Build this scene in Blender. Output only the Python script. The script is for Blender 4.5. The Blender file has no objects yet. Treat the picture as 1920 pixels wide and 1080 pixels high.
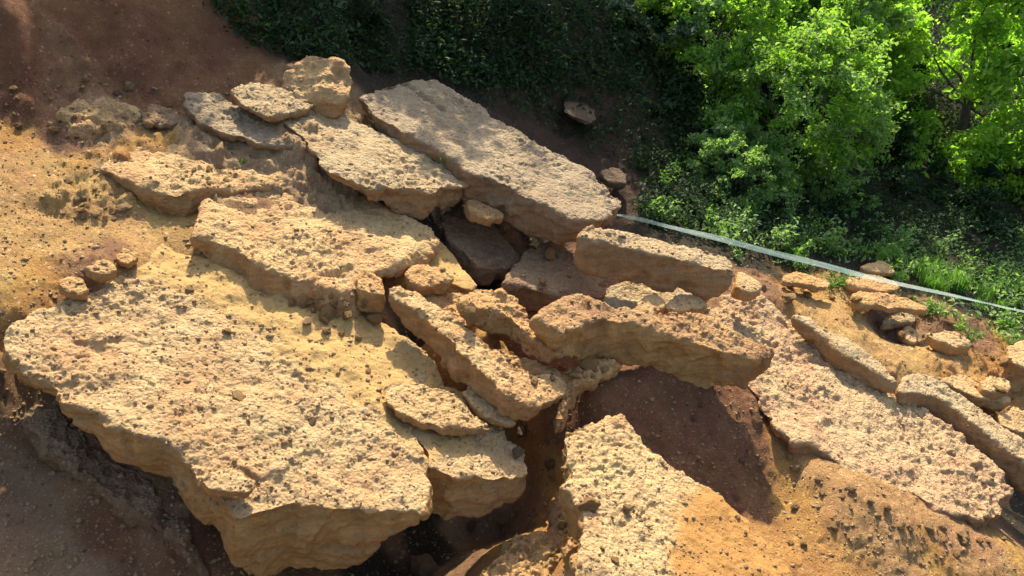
import bpy, bmesh, math, random
import numpy as np
from mathutils import Vector, Matrix

R = math.radians
SC = bpy.context.scene
COL = SC.collection

# ------------------------------------------------------------------ camera
F = 1600.0                       # focal length in pixels of the 1920 wide photograph
PITCH = R(20)
cam_d = bpy.data.cameras.new('camera'); cam = bpy.data.objects.new('camera', cam_d); COL.objects.link(cam)
cam_d.sensor_width = 36; cam_d.lens = 36 * F / 1920
cam_d.clip_start = 0.05; cam_d.clip_end = 500
cam.location = (0, 0, 0); cam.rotation_euler = (math.pi / 2 - PITCH, 0, 0)
SC.camera = cam
# ------------------------------------------------------------------ light
SUN_EL, SUN_AZ = R(56), R(1)    # azimuth measured from +Y (view direction) towards +X
w = bpy.data.worlds.new('World'); SC.world = w; w.use_nodes = True
nt = w.node_tree
sky = nt.nodes.new('ShaderNodeTexSky'); sky.sky_type = 'NISHITA'; sky.sun_disc = False
sky.sun_elevation = SUN_EL; sky.sun_rotation = SUN_AZ; sky.dust_density = 3.0; sky.ozone_density = 0.2
nt.links.new(sky.outputs[0], nt.nodes['Background'].inputs[0]); nt.nodes['Background'].inputs[1].default_value = 0.15
sd = bpy.data.lights.new('sun', 'SUN'); sd.energy = 4.6; sd.angle = R(0.5); sd.color = (1, .91, .74)
so = bpy.data.objects.new('sun', sd); COL.objects.link(so)
sdir = Vector((math.sin(SUN_AZ) * math.cos(SUN_EL), math.cos(SUN_AZ) * math.cos(SUN_EL), math.sin(SUN_EL)))
so.rotation_euler = sdir.to_track_quat('Z', 'Y').to_euler(); so.location = sdir * 60
SC.view_settings.view_transform = 'Standard'; SC.view_settings.look = 'None'
SC.view_settings.exposure = 1.05; SC.view_settings.gamma = 1
SC.cycles.max_bounces = 8; SC.cycles.transparent_max_bounces = 6

# ------------------------------------------------------------------ the bedding plane the whole slope follows
PA, PB, Z0 = -0.35, 0.30, -4.0
CP, SP = math.cos(PITCH), math.sin(PITCH)
def ray(px, py):
    u = (np.asarray(px, float) - 960) / F; v = (np.asarray(py, float) - 540) / F
    return np.stack([u, CP - v * SP, -SP - v * CP], -1)
def on_plane(px, py, h, A=PA, B=PB, C=None):
    d = ray(px, py); C = (Z0 + h) if C is None else C
    t = C / (d[..., 2] - A * d[..., 0] - B * d[..., 1])
    return d * t[..., None]
def project(P):
    P = np.asarray(P); c = P[..., 1] * CP - P[..., 2] * SP
    return 960 + F * P[..., 0] / c, 540 - F * (P[..., 1] * SP + P[..., 2] * CP) / c
NREF = np.array([-PA, -PB, 1.0]); NREF /= np.linalg.norm(NREF)

# ------------------------------------------------------------------ numpy noise
def _hash(ix, iy, iz, s):
    n = (ix.astype(np.int64) * 374761393 + iy.astype(np.int64) * 668265263 + iz.astype(np.int64) * 2147483647 + s * 974634777) & 0xffffffff
    n = ((n ^ (n >> 13)) * 1274126177) & 0xffffffff
    n = ((n ^ (n >> 15)) * 2246822519) & 0xffffffff
    return ((n ^ (n >> 16)) & 0xffff).astype(np.float32) / 65535.0
def vnoise(P, s=0):
    i = np.floor(P); f = (P - i).astype(np.float32); i = i.astype(np.int64)
    f = f * f * f * (f * (f * 6 - 15) + 10)
    r = 0
    for dx in (0, 1):
        wx = f[:, 0] if dx else 1 - f[:, 0]
        for dy in (0, 1):
            wy = f[:, 1] if dy else 1 - f[:, 1]
            for dz in (0, 1):
                wz = f[:, 2] if dz else 1 - f[:, 2]
                r = r + wx * wy * wz * _hash(i[:, 0] + dx, i[:, 1] + dy, i[:, 2] + dz, s)
    return r * 2 - 1
def fbm(P, s=0, o=4, g=.5):
    r = 0; a = 1; t = 0; P = P @ ROT
    for k in range(o):
        r = r + a * vnoise(P, s + k * 17); t += a; a *= g; P = P * 2.03 + 5.3
    return r / t
_q = np.linalg.qr(np.random.RandomState(4).randn(3, 3))[0]; ROT = _q
def worley(P, s=0):
    P = P @ ROT; i = np.floor(P).astype(np.int64); f = (P - i).astype(np.float32)
    best = np.full(len(P), 9., np.float32); bid = np.zeros(len(P), np.float32)
    for dx in (-1, 0, 1):
        for dy in (-1, 0, 1):
            for dz in (-1, 0, 1):
                a, b, c = i[:, 0] + dx, i[:, 1] + dy, i[:, 2] + dz
                h1 = _hash(a, b, c, s); h2 = _hash(a, b, c, s + 5); h3 = _hash(a, b, c, s + 9)
                d = (dx + h1 - f[:, 0]) ** 2 + (dy + h2 - f[:, 1]) ** 2 + (dz + h3 - f[:, 2]) ** 2
                m = d < best; best[m] = d[m]; bid[m] = ((h1 + h2 * 3.1 + h3 * 7.7) % 1)[m]
    return np.sqrt(best), bid
def pebbles(P, size, s=0, keep=.55):
    d, r = worley(P / size, s)
    return np.clip(1 - (d / .62) ** 2, 0, 1) ** .6 * np.clip((r - (1 - keep)) / keep, 0, 1) ** .5
def sstep(a, b, x):
    t = np.clip((x - a) / (b - a), 0, 1); return t * t * (3 - 2 * t)

# ------------------------------------------------------------------ materials
class MT:
    def __init__(s, name):
        s.m = bpy.data.materials.new(name); s.m.use_nodes = True; s.t = s.m.node_tree
        s.b = s.t.nodes['Principled BSDF']; s.b.inputs['Roughness'].default_value = .95
        s.b.inputs['Specular IOR Level'].default_value = .15
        s.co = s.n('ShaderNodeTexCoord').outputs['Object']
    def n(s, k, **kw):
        o = s.t.nodes.new(k)
        for a, b in kw.items(): setattr(o, a, b)
        return o
    def l(s, a, b): s.t.links.new(a, b)
    def noise(s, scale, detail=4, rough=.6, vec=None):
        n = s.n('ShaderNodeTexNoise'); n.inputs['Scale'].default_value = scale; n.inputs['Detail'].default_value = detail
        n.inputs['Roughness'].default_value = rough; s.l(vec or s.co, n.inputs['Vector']); return n.outputs['Fac']
    def ramp(s, fac, stops):
        r = s.n('ShaderNodeValToRGB'); e = r.color_ramp.elements
        while len(e) < len(stops): e.new(.5)
        for i, (p, c) in enumerate(stops):
            e[i].position = p; e[i].color = (*c, 1) if len(c) == 3 else c
        s.l(fac, r.inputs[0]); return r.outputs[0]
    def mix(s, fac, a, b, mode='MIX'):
        m = s.n('ShaderNodeMix', data_type='RGBA', blend_type=mode)
        for v, sock in ((fac, m.inputs[0]), (a, m.inputs[6]), (b, m.inputs[7])):
            if isinstance(v, (int, float)): sock.default_value = v
            elif isinstance(v, tuple): sock.default_value = (*v, 1)
            else: s.l(v, sock)
        return m.outputs[2]
    def attr(s, name):
        a = s.n('ShaderNodeAttribute'); a.attribute_name = name; return a
    def range(s, v, a, b, c=0., d=1.):
        m = s.n('ShaderNodeMapRange'); s.l(v, m.inputs[0])
        for i, x in enumerate((a, b, c, d)): m.inputs[1 + i].default_value = x
        return m.outputs[0]
    def bump(s, h, dist, st=1.):
        b = s.n('ShaderNodeBump'); b.inputs['Distance'].default_value = dist; b.inputs['Strength'].default_value = st
        s.l(h, b.inputs['Height']); s.l(b.outputs[0], s.b.inputs['Normal'])

def tint(c, k): return tuple(min(1, x * k) for x in c)
def rock_mat(name, top, side, stain, sand=(.63, .40, .15)):
    m = MT(name)
    n1 = m.noise(2.2, 5, .65); n2 = m.noise(9, 6, .7); n3 = m.noise(45, 3, .6)
    vor = m.n('ShaderNodeTexVoronoi'); vor.inputs['Scale'].default_value = 26; m.l(m.co, vor.inputs['Vector']); vor.inputs['Randomness'].default_value = 1
    sep = m.n('ShaderNodeSeparateColor'); m.l(vor.outputs['Color'], sep.inputs[0])
    ct = m.mix(m.range(n1, .40, .62), top, stain)
    ct = m.mix(m.range(n2, .47, .66, 0, .7), ct, tint(top, 1.15))
    ct = m.mix(m.range(m.noise(22, 4, .7), .56, .72, 0, .7), ct, tint(stain, .6))
    ct = m.mix(m.range(sep.outputs[0], .55, 1., 0, .5), ct, m.mix(m.range(sep.outputs[1], .3, .7), tint(top, .62), tint(top, 1.3)))
    # faces: warmer, with drips and strata
    mp = m.n('ShaderNodeMapping'); m.l(m.co, mp.inputs[0]); mp.inputs['Scale'].default_value = (1, 1, .22)
    n4 = m.noise(14, 5, .65, mp.outputs[0])
    cs = m.mix(m.range(n4, .35, .68), side, tint(side, .68))
    mq = m.n('ShaderNodeMapping'); m.l(m.co, mq.inputs[0]); mq.inputs['Scale'].default_value = (.3, .3, 3.); mq.inputs['Rotation'].default_value = (-.29, -.34, 0)
    n5 = m.noise(9, 5, .7, mq.outputs[0])
    cs = m.mix(m.range(n5, .50, .64, 0, .55), cs, tint(side, .55))
    cs = m.mix(m.range(n5, .46, .36, 0, .45), cs, tint(side, 1.35))
    cs = m.mix(m.range(n1, .45, .68, 0, .7), cs, stain)
    c = m.mix(m.attr('top').outputs['Fac'], cs, ct)
    sc_ = m.mix(m.range(n2, .3, .7), sand, tint(sand, .82))
    c = m.mix(m.attr('sand').outputs['Fac'], c, sc_)
    c = m.mix(m.range(n3, .3, .75, .25, 0), c, tint(side, .4), 'MIX')
    m.l(c, m.b.inputs['Base Color'])
    add = m.n('ShaderNodeMath', operation='ADD'); m.l(m.noise(70, 6, .8), add.inputs[0]); m.l(m.noise(20, 3, .6), add.inputs[1])
    v2 = m.n('ShaderNodeTexVoronoi'); v2.inputs['Scale'].default_value = 55; m.l(m.co, v2.inputs['Vector'])
    v3 = m.n('ShaderNodeTexVoronoi'); v3.inputs['Scale'].default_value = 30; m.l(m.co, v3.inputs['Vector'])
    va = m.n('ShaderNodeMath', operation='ADD'); m.l(v2.outputs['Distance'], va.inputs[0]); m.l(v3.outputs['Distance'], va.inputs[1])
    keep = m.n('ShaderNodeMath', operation='MULTIPLY'); m.l(va.outputs[0], keep.inputs[0]); m.l(m.range(m.attr('sand').outputs['Fac'], 0, 1, -.75, -.12), keep.inputs[1])
    k2 = m.n('ShaderNodeMath', operation='MULTIPLY'); m.l(keep.outputs[0], k2.inputs[0]); m.l(m.range(m.attr('top').outputs['Fac'], 0, 1, .5, 1), k2.inputs[1])
    fin = m.n('ShaderNodeMath', operation='ADD'); m.l(add.outputs[0], fin.inputs[0]); m.l(k2.outputs[0], fin.inputs[1])
    m.bump(fin.outputs[0], .015, 1.)
    return m.m
M_PALE = rock_mat('pale_conglomerate', (.55, .385, .19), (.60, .325, .11), (.50, .285, .135))
M_GREY = rock_mat('weathered_conglomerate', (.48, .36, .20), (.44, .255, .115), (.43, .28, .14))
M_RED = rock_mat('reddish_conglomerate', (.58, .39, .18), (.52, .285, .11), (.50, .27, .12))
M_ORANGE = rock_mat('ochre_rock', (.57, .345, .14), (.55, .32, .125), (.44, .21, .09))
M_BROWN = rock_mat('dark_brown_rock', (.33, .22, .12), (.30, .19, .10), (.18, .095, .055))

M_CRUST = rock_mat('crusted_ochre_rock', (.47, .28, .125), (.58, .33, .12), (.27, .135, .07))
M_PEBBLY = rock_mat('red_pebble_conglomerate', (.55, .385, .20), (.46, .255, .12), (.46, .255, .14))
M_SLATE = rock_mat('grey_weathered_conglomerate', (.40, .305, .185), (.36, .215, .11), (.33, .235, .14))
M_SHADY = rock_mat('shade_dark_rock', (.17, .115, .07), (.15, .10, .06), (.12, .075, .045))  # darkened rock colour that carries the bank's shade on its stones
M_BURIED = rock_mat('conglomerate_under_soil', (.60, .425, .20), (.56, .32, .11), (.52, .29, .14), (.54, .27, .08))

def soil_mat():
    m = MT('soil')
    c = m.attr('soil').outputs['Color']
    n1 = m.noise(6, 6, .7); n2 = m.noise(40, 4, .7)
    hsv = m.n('ShaderNodeHueSaturation'); m.l(c, hsv.inputs['Color']); m.l(m.range(n1, .3, .7, .72, 1.18), hsv.inputs['Value'])
    m.l(m.range(m.noise(3, 3), .3, .7, .49, .51), hsv.inputs['Hue'])
    c = m.mix(m.range(n2, .45, .8, 0, .5), hsv.outputs[0], (.20, .12, .07))
    for sc_, th in ((34, .82), (80, .7)):
        v = m.n('ShaderNodeTexVoronoi'); v.inputs['Scale'].default_value = sc_; m.l(m.co, v.inputs['Vector'])
        sp = m.n('ShaderNodeSeparateColor'); m.l(v.outputs['Color'], sp.inputs[0])
        hv = m.n('ShaderNodeHueSaturation'); m.l(c, hv.inputs['Color']); m.l(m.range(sp.outputs[1], 0, 1, .45, 1.7), hv.inputs['Value']); hv.inputs['Saturation'].default_value = .85
        gt = m.n('ShaderNodeMath', operation='GREATER_THAN'); m.l(sp.outputs[0], gt.inputs[0]); gt.inputs[1].default_value = th
        near = m.n('ShaderNodeMath', operation='LESS_THAN'); m.l(v.outputs['Distance'], near.inputs[0]); near.inputs[1].default_value = .38
        mu = m.n('ShaderNodeMath', operation='MULTIPLY'); m.l(gt.outputs[0], mu.inputs[0]); m.l(near.outputs[0], mu.inputs[1])
        c = m.mix(mu.outputs[0], c, hv.outputs[0])
    m.l(c, m.b.inputs['Base Color'])
    add = m.n('ShaderNodeMath', operation='ADD'); m.l(m.noise(70, 6, .8), add.inputs[0]); m.l(m.noise(22, 5, .7), add.inputs[1])
    m.bump(add.outputs[0], .035, 1.)
    return m.m
M_SOIL = soil_mat()

def leaf_mat(name, a, b, trans=.45, gloss=.35):
    m = MT(name)
    g = m.n('ShaderNodeNewGeometry')
    r = m.ramp(g.outputs['Random Per Island'], [(0, a), (1, b)])
    n = m.noise(1.4, 3)
    c = m.mix(m.range(n, .35, .65), r, tint(a, .7))
    m.l(c, m.b.inputs['Base Color']); m.b.inputs['Roughness'].default_value = .55
    m.b.inputs['Specular IOR Level'].default_value = gloss
    tr = m.n('ShaderNodeBsdfTranslucent'); m.l(m.mix(1., c, (1.3, 1.5, .6), 'MULTIPLY'), tr.inputs[0])
    mx = m.n('ShaderNodeMixShader'); mx.inputs[0].default_value = trans
    m.l(m.b.outputs[0], mx.inputs[1]); m.l(tr.outputs[0], mx.inputs[2])
    m.l(mx.outputs[0], m.t.nodes['Material Output'].inputs[0]); return m.m
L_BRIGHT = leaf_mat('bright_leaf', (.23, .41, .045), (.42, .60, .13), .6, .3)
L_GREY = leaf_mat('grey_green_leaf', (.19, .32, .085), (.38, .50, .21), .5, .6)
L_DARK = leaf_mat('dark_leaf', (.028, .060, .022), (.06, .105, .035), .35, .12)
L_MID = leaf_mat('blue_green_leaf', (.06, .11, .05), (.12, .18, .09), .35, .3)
L_GRASS = leaf_mat('grass_blade', (.12, .26, .04), (.22, .36, .07), .5, .3)
def bark():
    m = MT('bark'); m.l(m.ramp(m.noise(12, 5), [(.3, (.06, .045, .03)), (.7, (.16, .12, .09))]), m.b.inputs['Base Color']); return m.m
M_BARK = bark()

# ------------------------------------------------------------------ object helpers
def tag(o, label=None, cat=None, group=None, kind=None):
    if label: o['label'] = label
    if cat: o['category'] = cat
    if group: o['group'] = group
    if kind: o['kind'] = kind
    elif cat: o['kind'] = 'thing'
    return o
def mesh_np(name, V, Fc, mat, attrs=None, cols=None):
    """V (n,3), Fc (m,k) of one arity"""
    me = bpy.data.meshes.new(name); V = np.asarray(V, np.float32); Fc = np.asarray(Fc, np.int32); k = Fc.shape[1]
    me.vertices.add(len(V)); me.vertices.foreach_set('co', V.ravel())
    me.loops.add(Fc.size); me.loops.foreach_set('vertex_index', Fc.ravel())
    me.polygons.add(len(Fc)); me.polygons.foreach_set('loop_start', np.arange(0, Fc.size, k, dtype=np.int32))
    me.polygons.foreach_set('loop_total', np.full(len(Fc), k, np.int32))
    me.update(calc_edges=True); me.materials.append(mat); add_attrs(me, attrs, cols); return me
def add_attrs(me, attrs=None, cols=None):
    for n, a in (attrs or {}).items():
        at = me.attributes.new(n, 'FLOAT', 'POINT'); at.data.foreach_set('value', np.asarray(a, np.float32))
    for n, a in (cols or {}).items():
        at = me.attributes.new(n, 'FLOAT_COLOR', 'POINT'); c = np.ones((len(a), 4), np.float32); c[:, :3] = a
        at.data.foreach_set('color', c.ravel())
def obj(name, me, parent=None, loc=None):
    o = bpy.data.objects.new(name, me); COL.objects.link(o)
    if parent: o.parent = parent
    if loc is not None: o.location = loc
    return o
def empty(name, loc):
    o = bpy.data.objects.new(name, None); COL.objects.link(o); o.location = loc; o.empty_display_size = .1; return o
def coords(me):
    a = np.empty(len(me.vertices) * 3, np.float32); me.vertices.foreach_get('co', a); return a.reshape(-1, 3)
def normals(me):
    a = np.empty(len(me.vertices) * 3, np.float32); me.vertex_normals.foreach_get('vector', a); return a.reshape(-1, 3)
def set_co(me, V): me.vertices.foreach_set('co', np.asarray(V, np.float32).ravel()); me.update()
def smooth(me): me.polygons.foreach_set('use_smooth', np.ones(len(me.polygons), bool)); me.update()
def remesh(me, voxel, smooth_it=4):
    o = bpy.data.objects.new('tmp', me); COL.objects.link(o)
    r = o.modifiers.new('r', 'REMESH'); r.mode = 'VOXEL'; r.voxel_size = voxel
    if smooth_it:
        s = o.modifiers.new('s', 'SMOOTH'); s.factor = .5; s.iterations = smooth_it
    dg = bpy.context.evaluated_depsgraph_get(); dg.update()
    out = bpy.data.meshes.new_from_object(o.evaluated_get(dg)); bpy.data.objects.remove(o); return out

def seg_dist(P, A, B):
    d = B - A; t = np.clip(((P - A) @ d) / (d @ d), 0, 1); return np.linalg.norm(P - (A + t[:, None] * d), axis=1)

def lap(me, P, it):
    ne = len(me.edges); e = np.empty(ne * 2, np.int32); me.edges.foreach_get('vertices', e); e = e.reshape(-1, 2); n = len(P)
    cnt = np.bincount(e.ravel(), minlength=n)[:, None]
    for _ in range(it):
        S = np.stack([np.bincount(e[:, 0], P[e[:, 1], k], n) + np.bincount(e[:, 1], P[e[:, 0], k], n) for k in range(3)], -1)
        P = .4 * P + .6 * S / cnt
    return P
ROCKS = []
def rock(pts, h, label, cat='rock slab', name='rock_slab', tilt=(0, 0), down=(.17, -.12, 1), mat=None, peb=1., lump=1.,
         sand=None, cracks=(), edge=1., vox=1.0, inset=.93, group=None, seed=None, bulge=.018, round_=5, drop=None, pebsize=.036):
    """pts: outline of the upper face as the photo shows it, with how far the side reaches down there;
    the face lies on its own plane parallel (or tilted) to the bedding, h metres above it."""
    seed = seed if seed is not None else len(ROCKS) * 7 + 3
    p = np.array([(a[0], a[1], a[2] if len(a) > 2 else (drop or 20)) for a in pts], float)
    c0 = on_plane(p[:, 0].mean(), p[:, 1].mean(), h)
    A, B = PA + tilt[0], PB + tilt[1]; C = c0[2] - A * c0[0] - B * c0[1]
    # densify the outline and roughen it
    q = []
    n = len(p)
    for i in range(n):
        a, b = p[i], p[(i + 1) % n]; k = max(1, int(np.hypot(*(b - a)[:2]) / 6))
        for j in range(k): q.append(a + (b - a) * j / k)
    q = np.array(q); q = (q * 4 + np.roll(q, 1, 0) + np.roll(q, -1, 0)) / 6
    qc = q[:, :2].mean(0); dq = q[:, :2] - qc; q[:, :2] += dq / np.linalg.norm(dq, axis=1)[:, None] * 2.5
    T = on_plane(q[:, 0], q[:, 1], 0, A, B, C)
    nn = (fbm(T * 9, seed, 3) * .035 + np.round(fbm(T * 5, seed + 8, 2) * 3) * .012)[:, None] * edge
    cen = T.mean(0); out = T - cen; out /= np.linalg.norm(out, axis=1)[:, None]; T = T + out * nn
    dn = -np.array(down, float); dn /= np.linalg.norm(dn)
    y0 = project(T)[1]; e = .1; y1 = project(T + dn * e)[1]
    L = 1.12 * q[:, 2] / np.maximum(1e-3, (y1 - y0)) * e
    L = np.clip(L, .025, 1.2)
    L = L * (1 + .12 * fbm(T * 5, seed + 3, 3)) + .012 * fbm(T * 22, seed + 5, 2)
    Bt = T + dn * L[:, None]; bc = Bt.mean(0); Bt = bc + (Bt - bc) * inset
    N = len(T); me = bpy.data.meshes.new('x'); bm = bmesh.new()
    mid = (T + Bt) / 2; mid = mid + (mid - mid.mean(0)) * bulge
    vt = [bm.verts.new(v) for v in T]; vm = [bm.verts.new(v) for v in mid]; vb = [bm.verts.new(v) for v in Bt]
    bm.faces.new(vt); bm.faces.new(vb[::-1])
    for i in range(N):
        j = (i + 1) % N
        bm.faces.new((vt[j], vt[i], vm[i], vm[j])); bm.faces.new((vm[j], vm[i], vb[i], vb[j]))
    bmesh.ops.triangulate(bm, faces=bm.faces[:]); bmesh.ops.recalc_face_normals(bm, faces=bm.faces[:]); bm.to_mesh(me); bm.free()
    dist = np.linalg.norm(c0); v = max(.006, dist * .0018) * vox
    me = remesh(me, v, round_)
    P = coords(me).astype(np.float64); Nn = normals(me).astype(np.float64)
    nf = np.array([-A, -B, 1.]); nf /= np.linalg.norm(nf)
    top = sstep(.35, .72, Nn @ nf + .22 * fbm(P * 8, seed + 1, 3))
    px, py = project(P); sm = np.zeros(len(P))
    if sand: sm = sand_mask(sand, px, py, P, seed) * top
    size = min(1., (np.ptp(T, axis=0)[:2].max()) / .6)
    P += Nn * ((.030 * lump * size * fbm(P * 2.6, seed + 21, 3)) * (.5 + .5 * top))[:, None]
    P += Nn * (.022 * lump * size * fbm(P * 8, seed + 22, 3))[:, None]
    for poly, wd, dp in cracks:
        Q = [on_plane(a, b, 0, A, B, C) for a, b in poly]; wob = (fbm(P * 12, seed + 31, 2) * .02)[:, None] * np.array([1, 1, 1])
        d = np.min([seg_dist(P + wob, Q[i], Q[i + 1]) for i in range(len(Q) - 1)], axis=0)
        P += dn * (dp * (1 - sstep(wd * .3, wd, d)))[:, None]
    # fracture facets and strata on the broken faces
    side = 1 - top; fs = .24 * max(.3, size)
    _, c1 = worley(P * np.array([1, 1, .8]) / fs, seed + 61); _, c2 = worley(P / .10, seed + 62)
    lay = P @ nf
    strata = fbm(np.c_[P[:, :2] * 2.5, lay * 26], seed + 63, 3)
    P += Nn * (size * (side * ((c1 - .5) * .045 + (c2 - .5) * .014 + strata * .012) + top * (c1 - .5) * .014 * lump * (1 - sm)))[:, None]
    crk = 1 - sstep(0, .035, np.abs(fbm(P * 2.1, seed + 64, 4, .55)))
    P -= Nn * (crk * (.35 + .65 * side) * .012 * (1 - .8 * sm) * max(size, .4))[:, None]
    set_co(me, P)
    if True:
        P = lap(me, P, 2)
    set_co(me, P); Nn = normals(me).astype(np.float64)
    worn = .25 + .65 * sstep(-.25, .25, fbm(P * 2.2, seed + 91, 3))
    k = peb * worn * (1 - .85 * sm) * (.38 + .62 * top)
    Pw = P + .012 * np.stack([fbm(P * 22, seed + i, 2) for i in (70, 71, 72)], -1)
    pb = pebbles(Pw, pebsize, seed, .7) * .013 + pebbles(Pw, pebsize * 2.1, seed + 2, .22) * .014 + pebbles(Pw, pebsize * .55, seed + 4, .7) * .007
    pb -= pebbles(Pw, pebsize * 1.2, seed + 6, .25) * .012 + sstep(.15, .5, fbm(P * 9, seed + 7, 4)) * .012
    rg = np.abs(fbm(P * 14, seed + 41, 5, .6)) * -.030 + fbm(P * 45, seed + 42, 2) * .006
    P += Nn * (k * pb + (.25 + .75 * k) * rg)[:, None]
    # keep vertices in local space around the footing of the rock
    base = P.mean(0); base[2] = P[:, 2].min()
    set_co(me, P - base); smooth(me); me.materials.clear(); me.materials.append(mat or M_PALE)
    add_attrs(me, {'top': top, 'sand': sm}); me.name = name
    o = obj(name, me, loc=base); tag(o, label, cat, group); ROCKS.append(o); return o
def sand_mask(poly, px, py, P, seed):
    """soft inside-test of a pixel polygon, with a ragged edge"""
    poly = np.array(poly, float); n = len(poly); d = np.full(len(px), 1e9); ins = np.zeros(len(px), bool)
    for i in range(n):
        a, b = poly[i], poly[(i + 1) % n]; e = b - a; l2 = e @ e
        t = np.clip(((px - a[0]) * e[0] + (py - a[1]) * e[1]) / l2, 0, 1)
        d = np.minimum(d, np.hypot(px - a[0] - t * e[0], py - a[1] - t * e[1]))
        c = ((a[1] > py) != (b[1] > py)) & (px < (b[0] - a[0]) * (py - a[1]) / (b[1] - a[1] + 1e-9) + a[0]); ins ^= c
    sd_ = np.where(ins, d, -d) + 40 * fbm(P * 5, seed + 51, 5, .65)
    return sstep(-12, 30, sd_)

# ================================================================== GROUND
Y = (.62, .365, .13); O = (.56, .29, .085); B_ = (.27, .125, .058); K = (.085, .052, .034); T = (.52, .34, .17); O2 = (.44, .215, .08); T2 = (.54, .30, .12); Pp = (.58, .45, .26); D = (.045, .04, .025); G = (.38, .235, .13); C_ = (.34, .18, .09)  # K: bank earth with the bank's shade put into its colour
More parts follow.
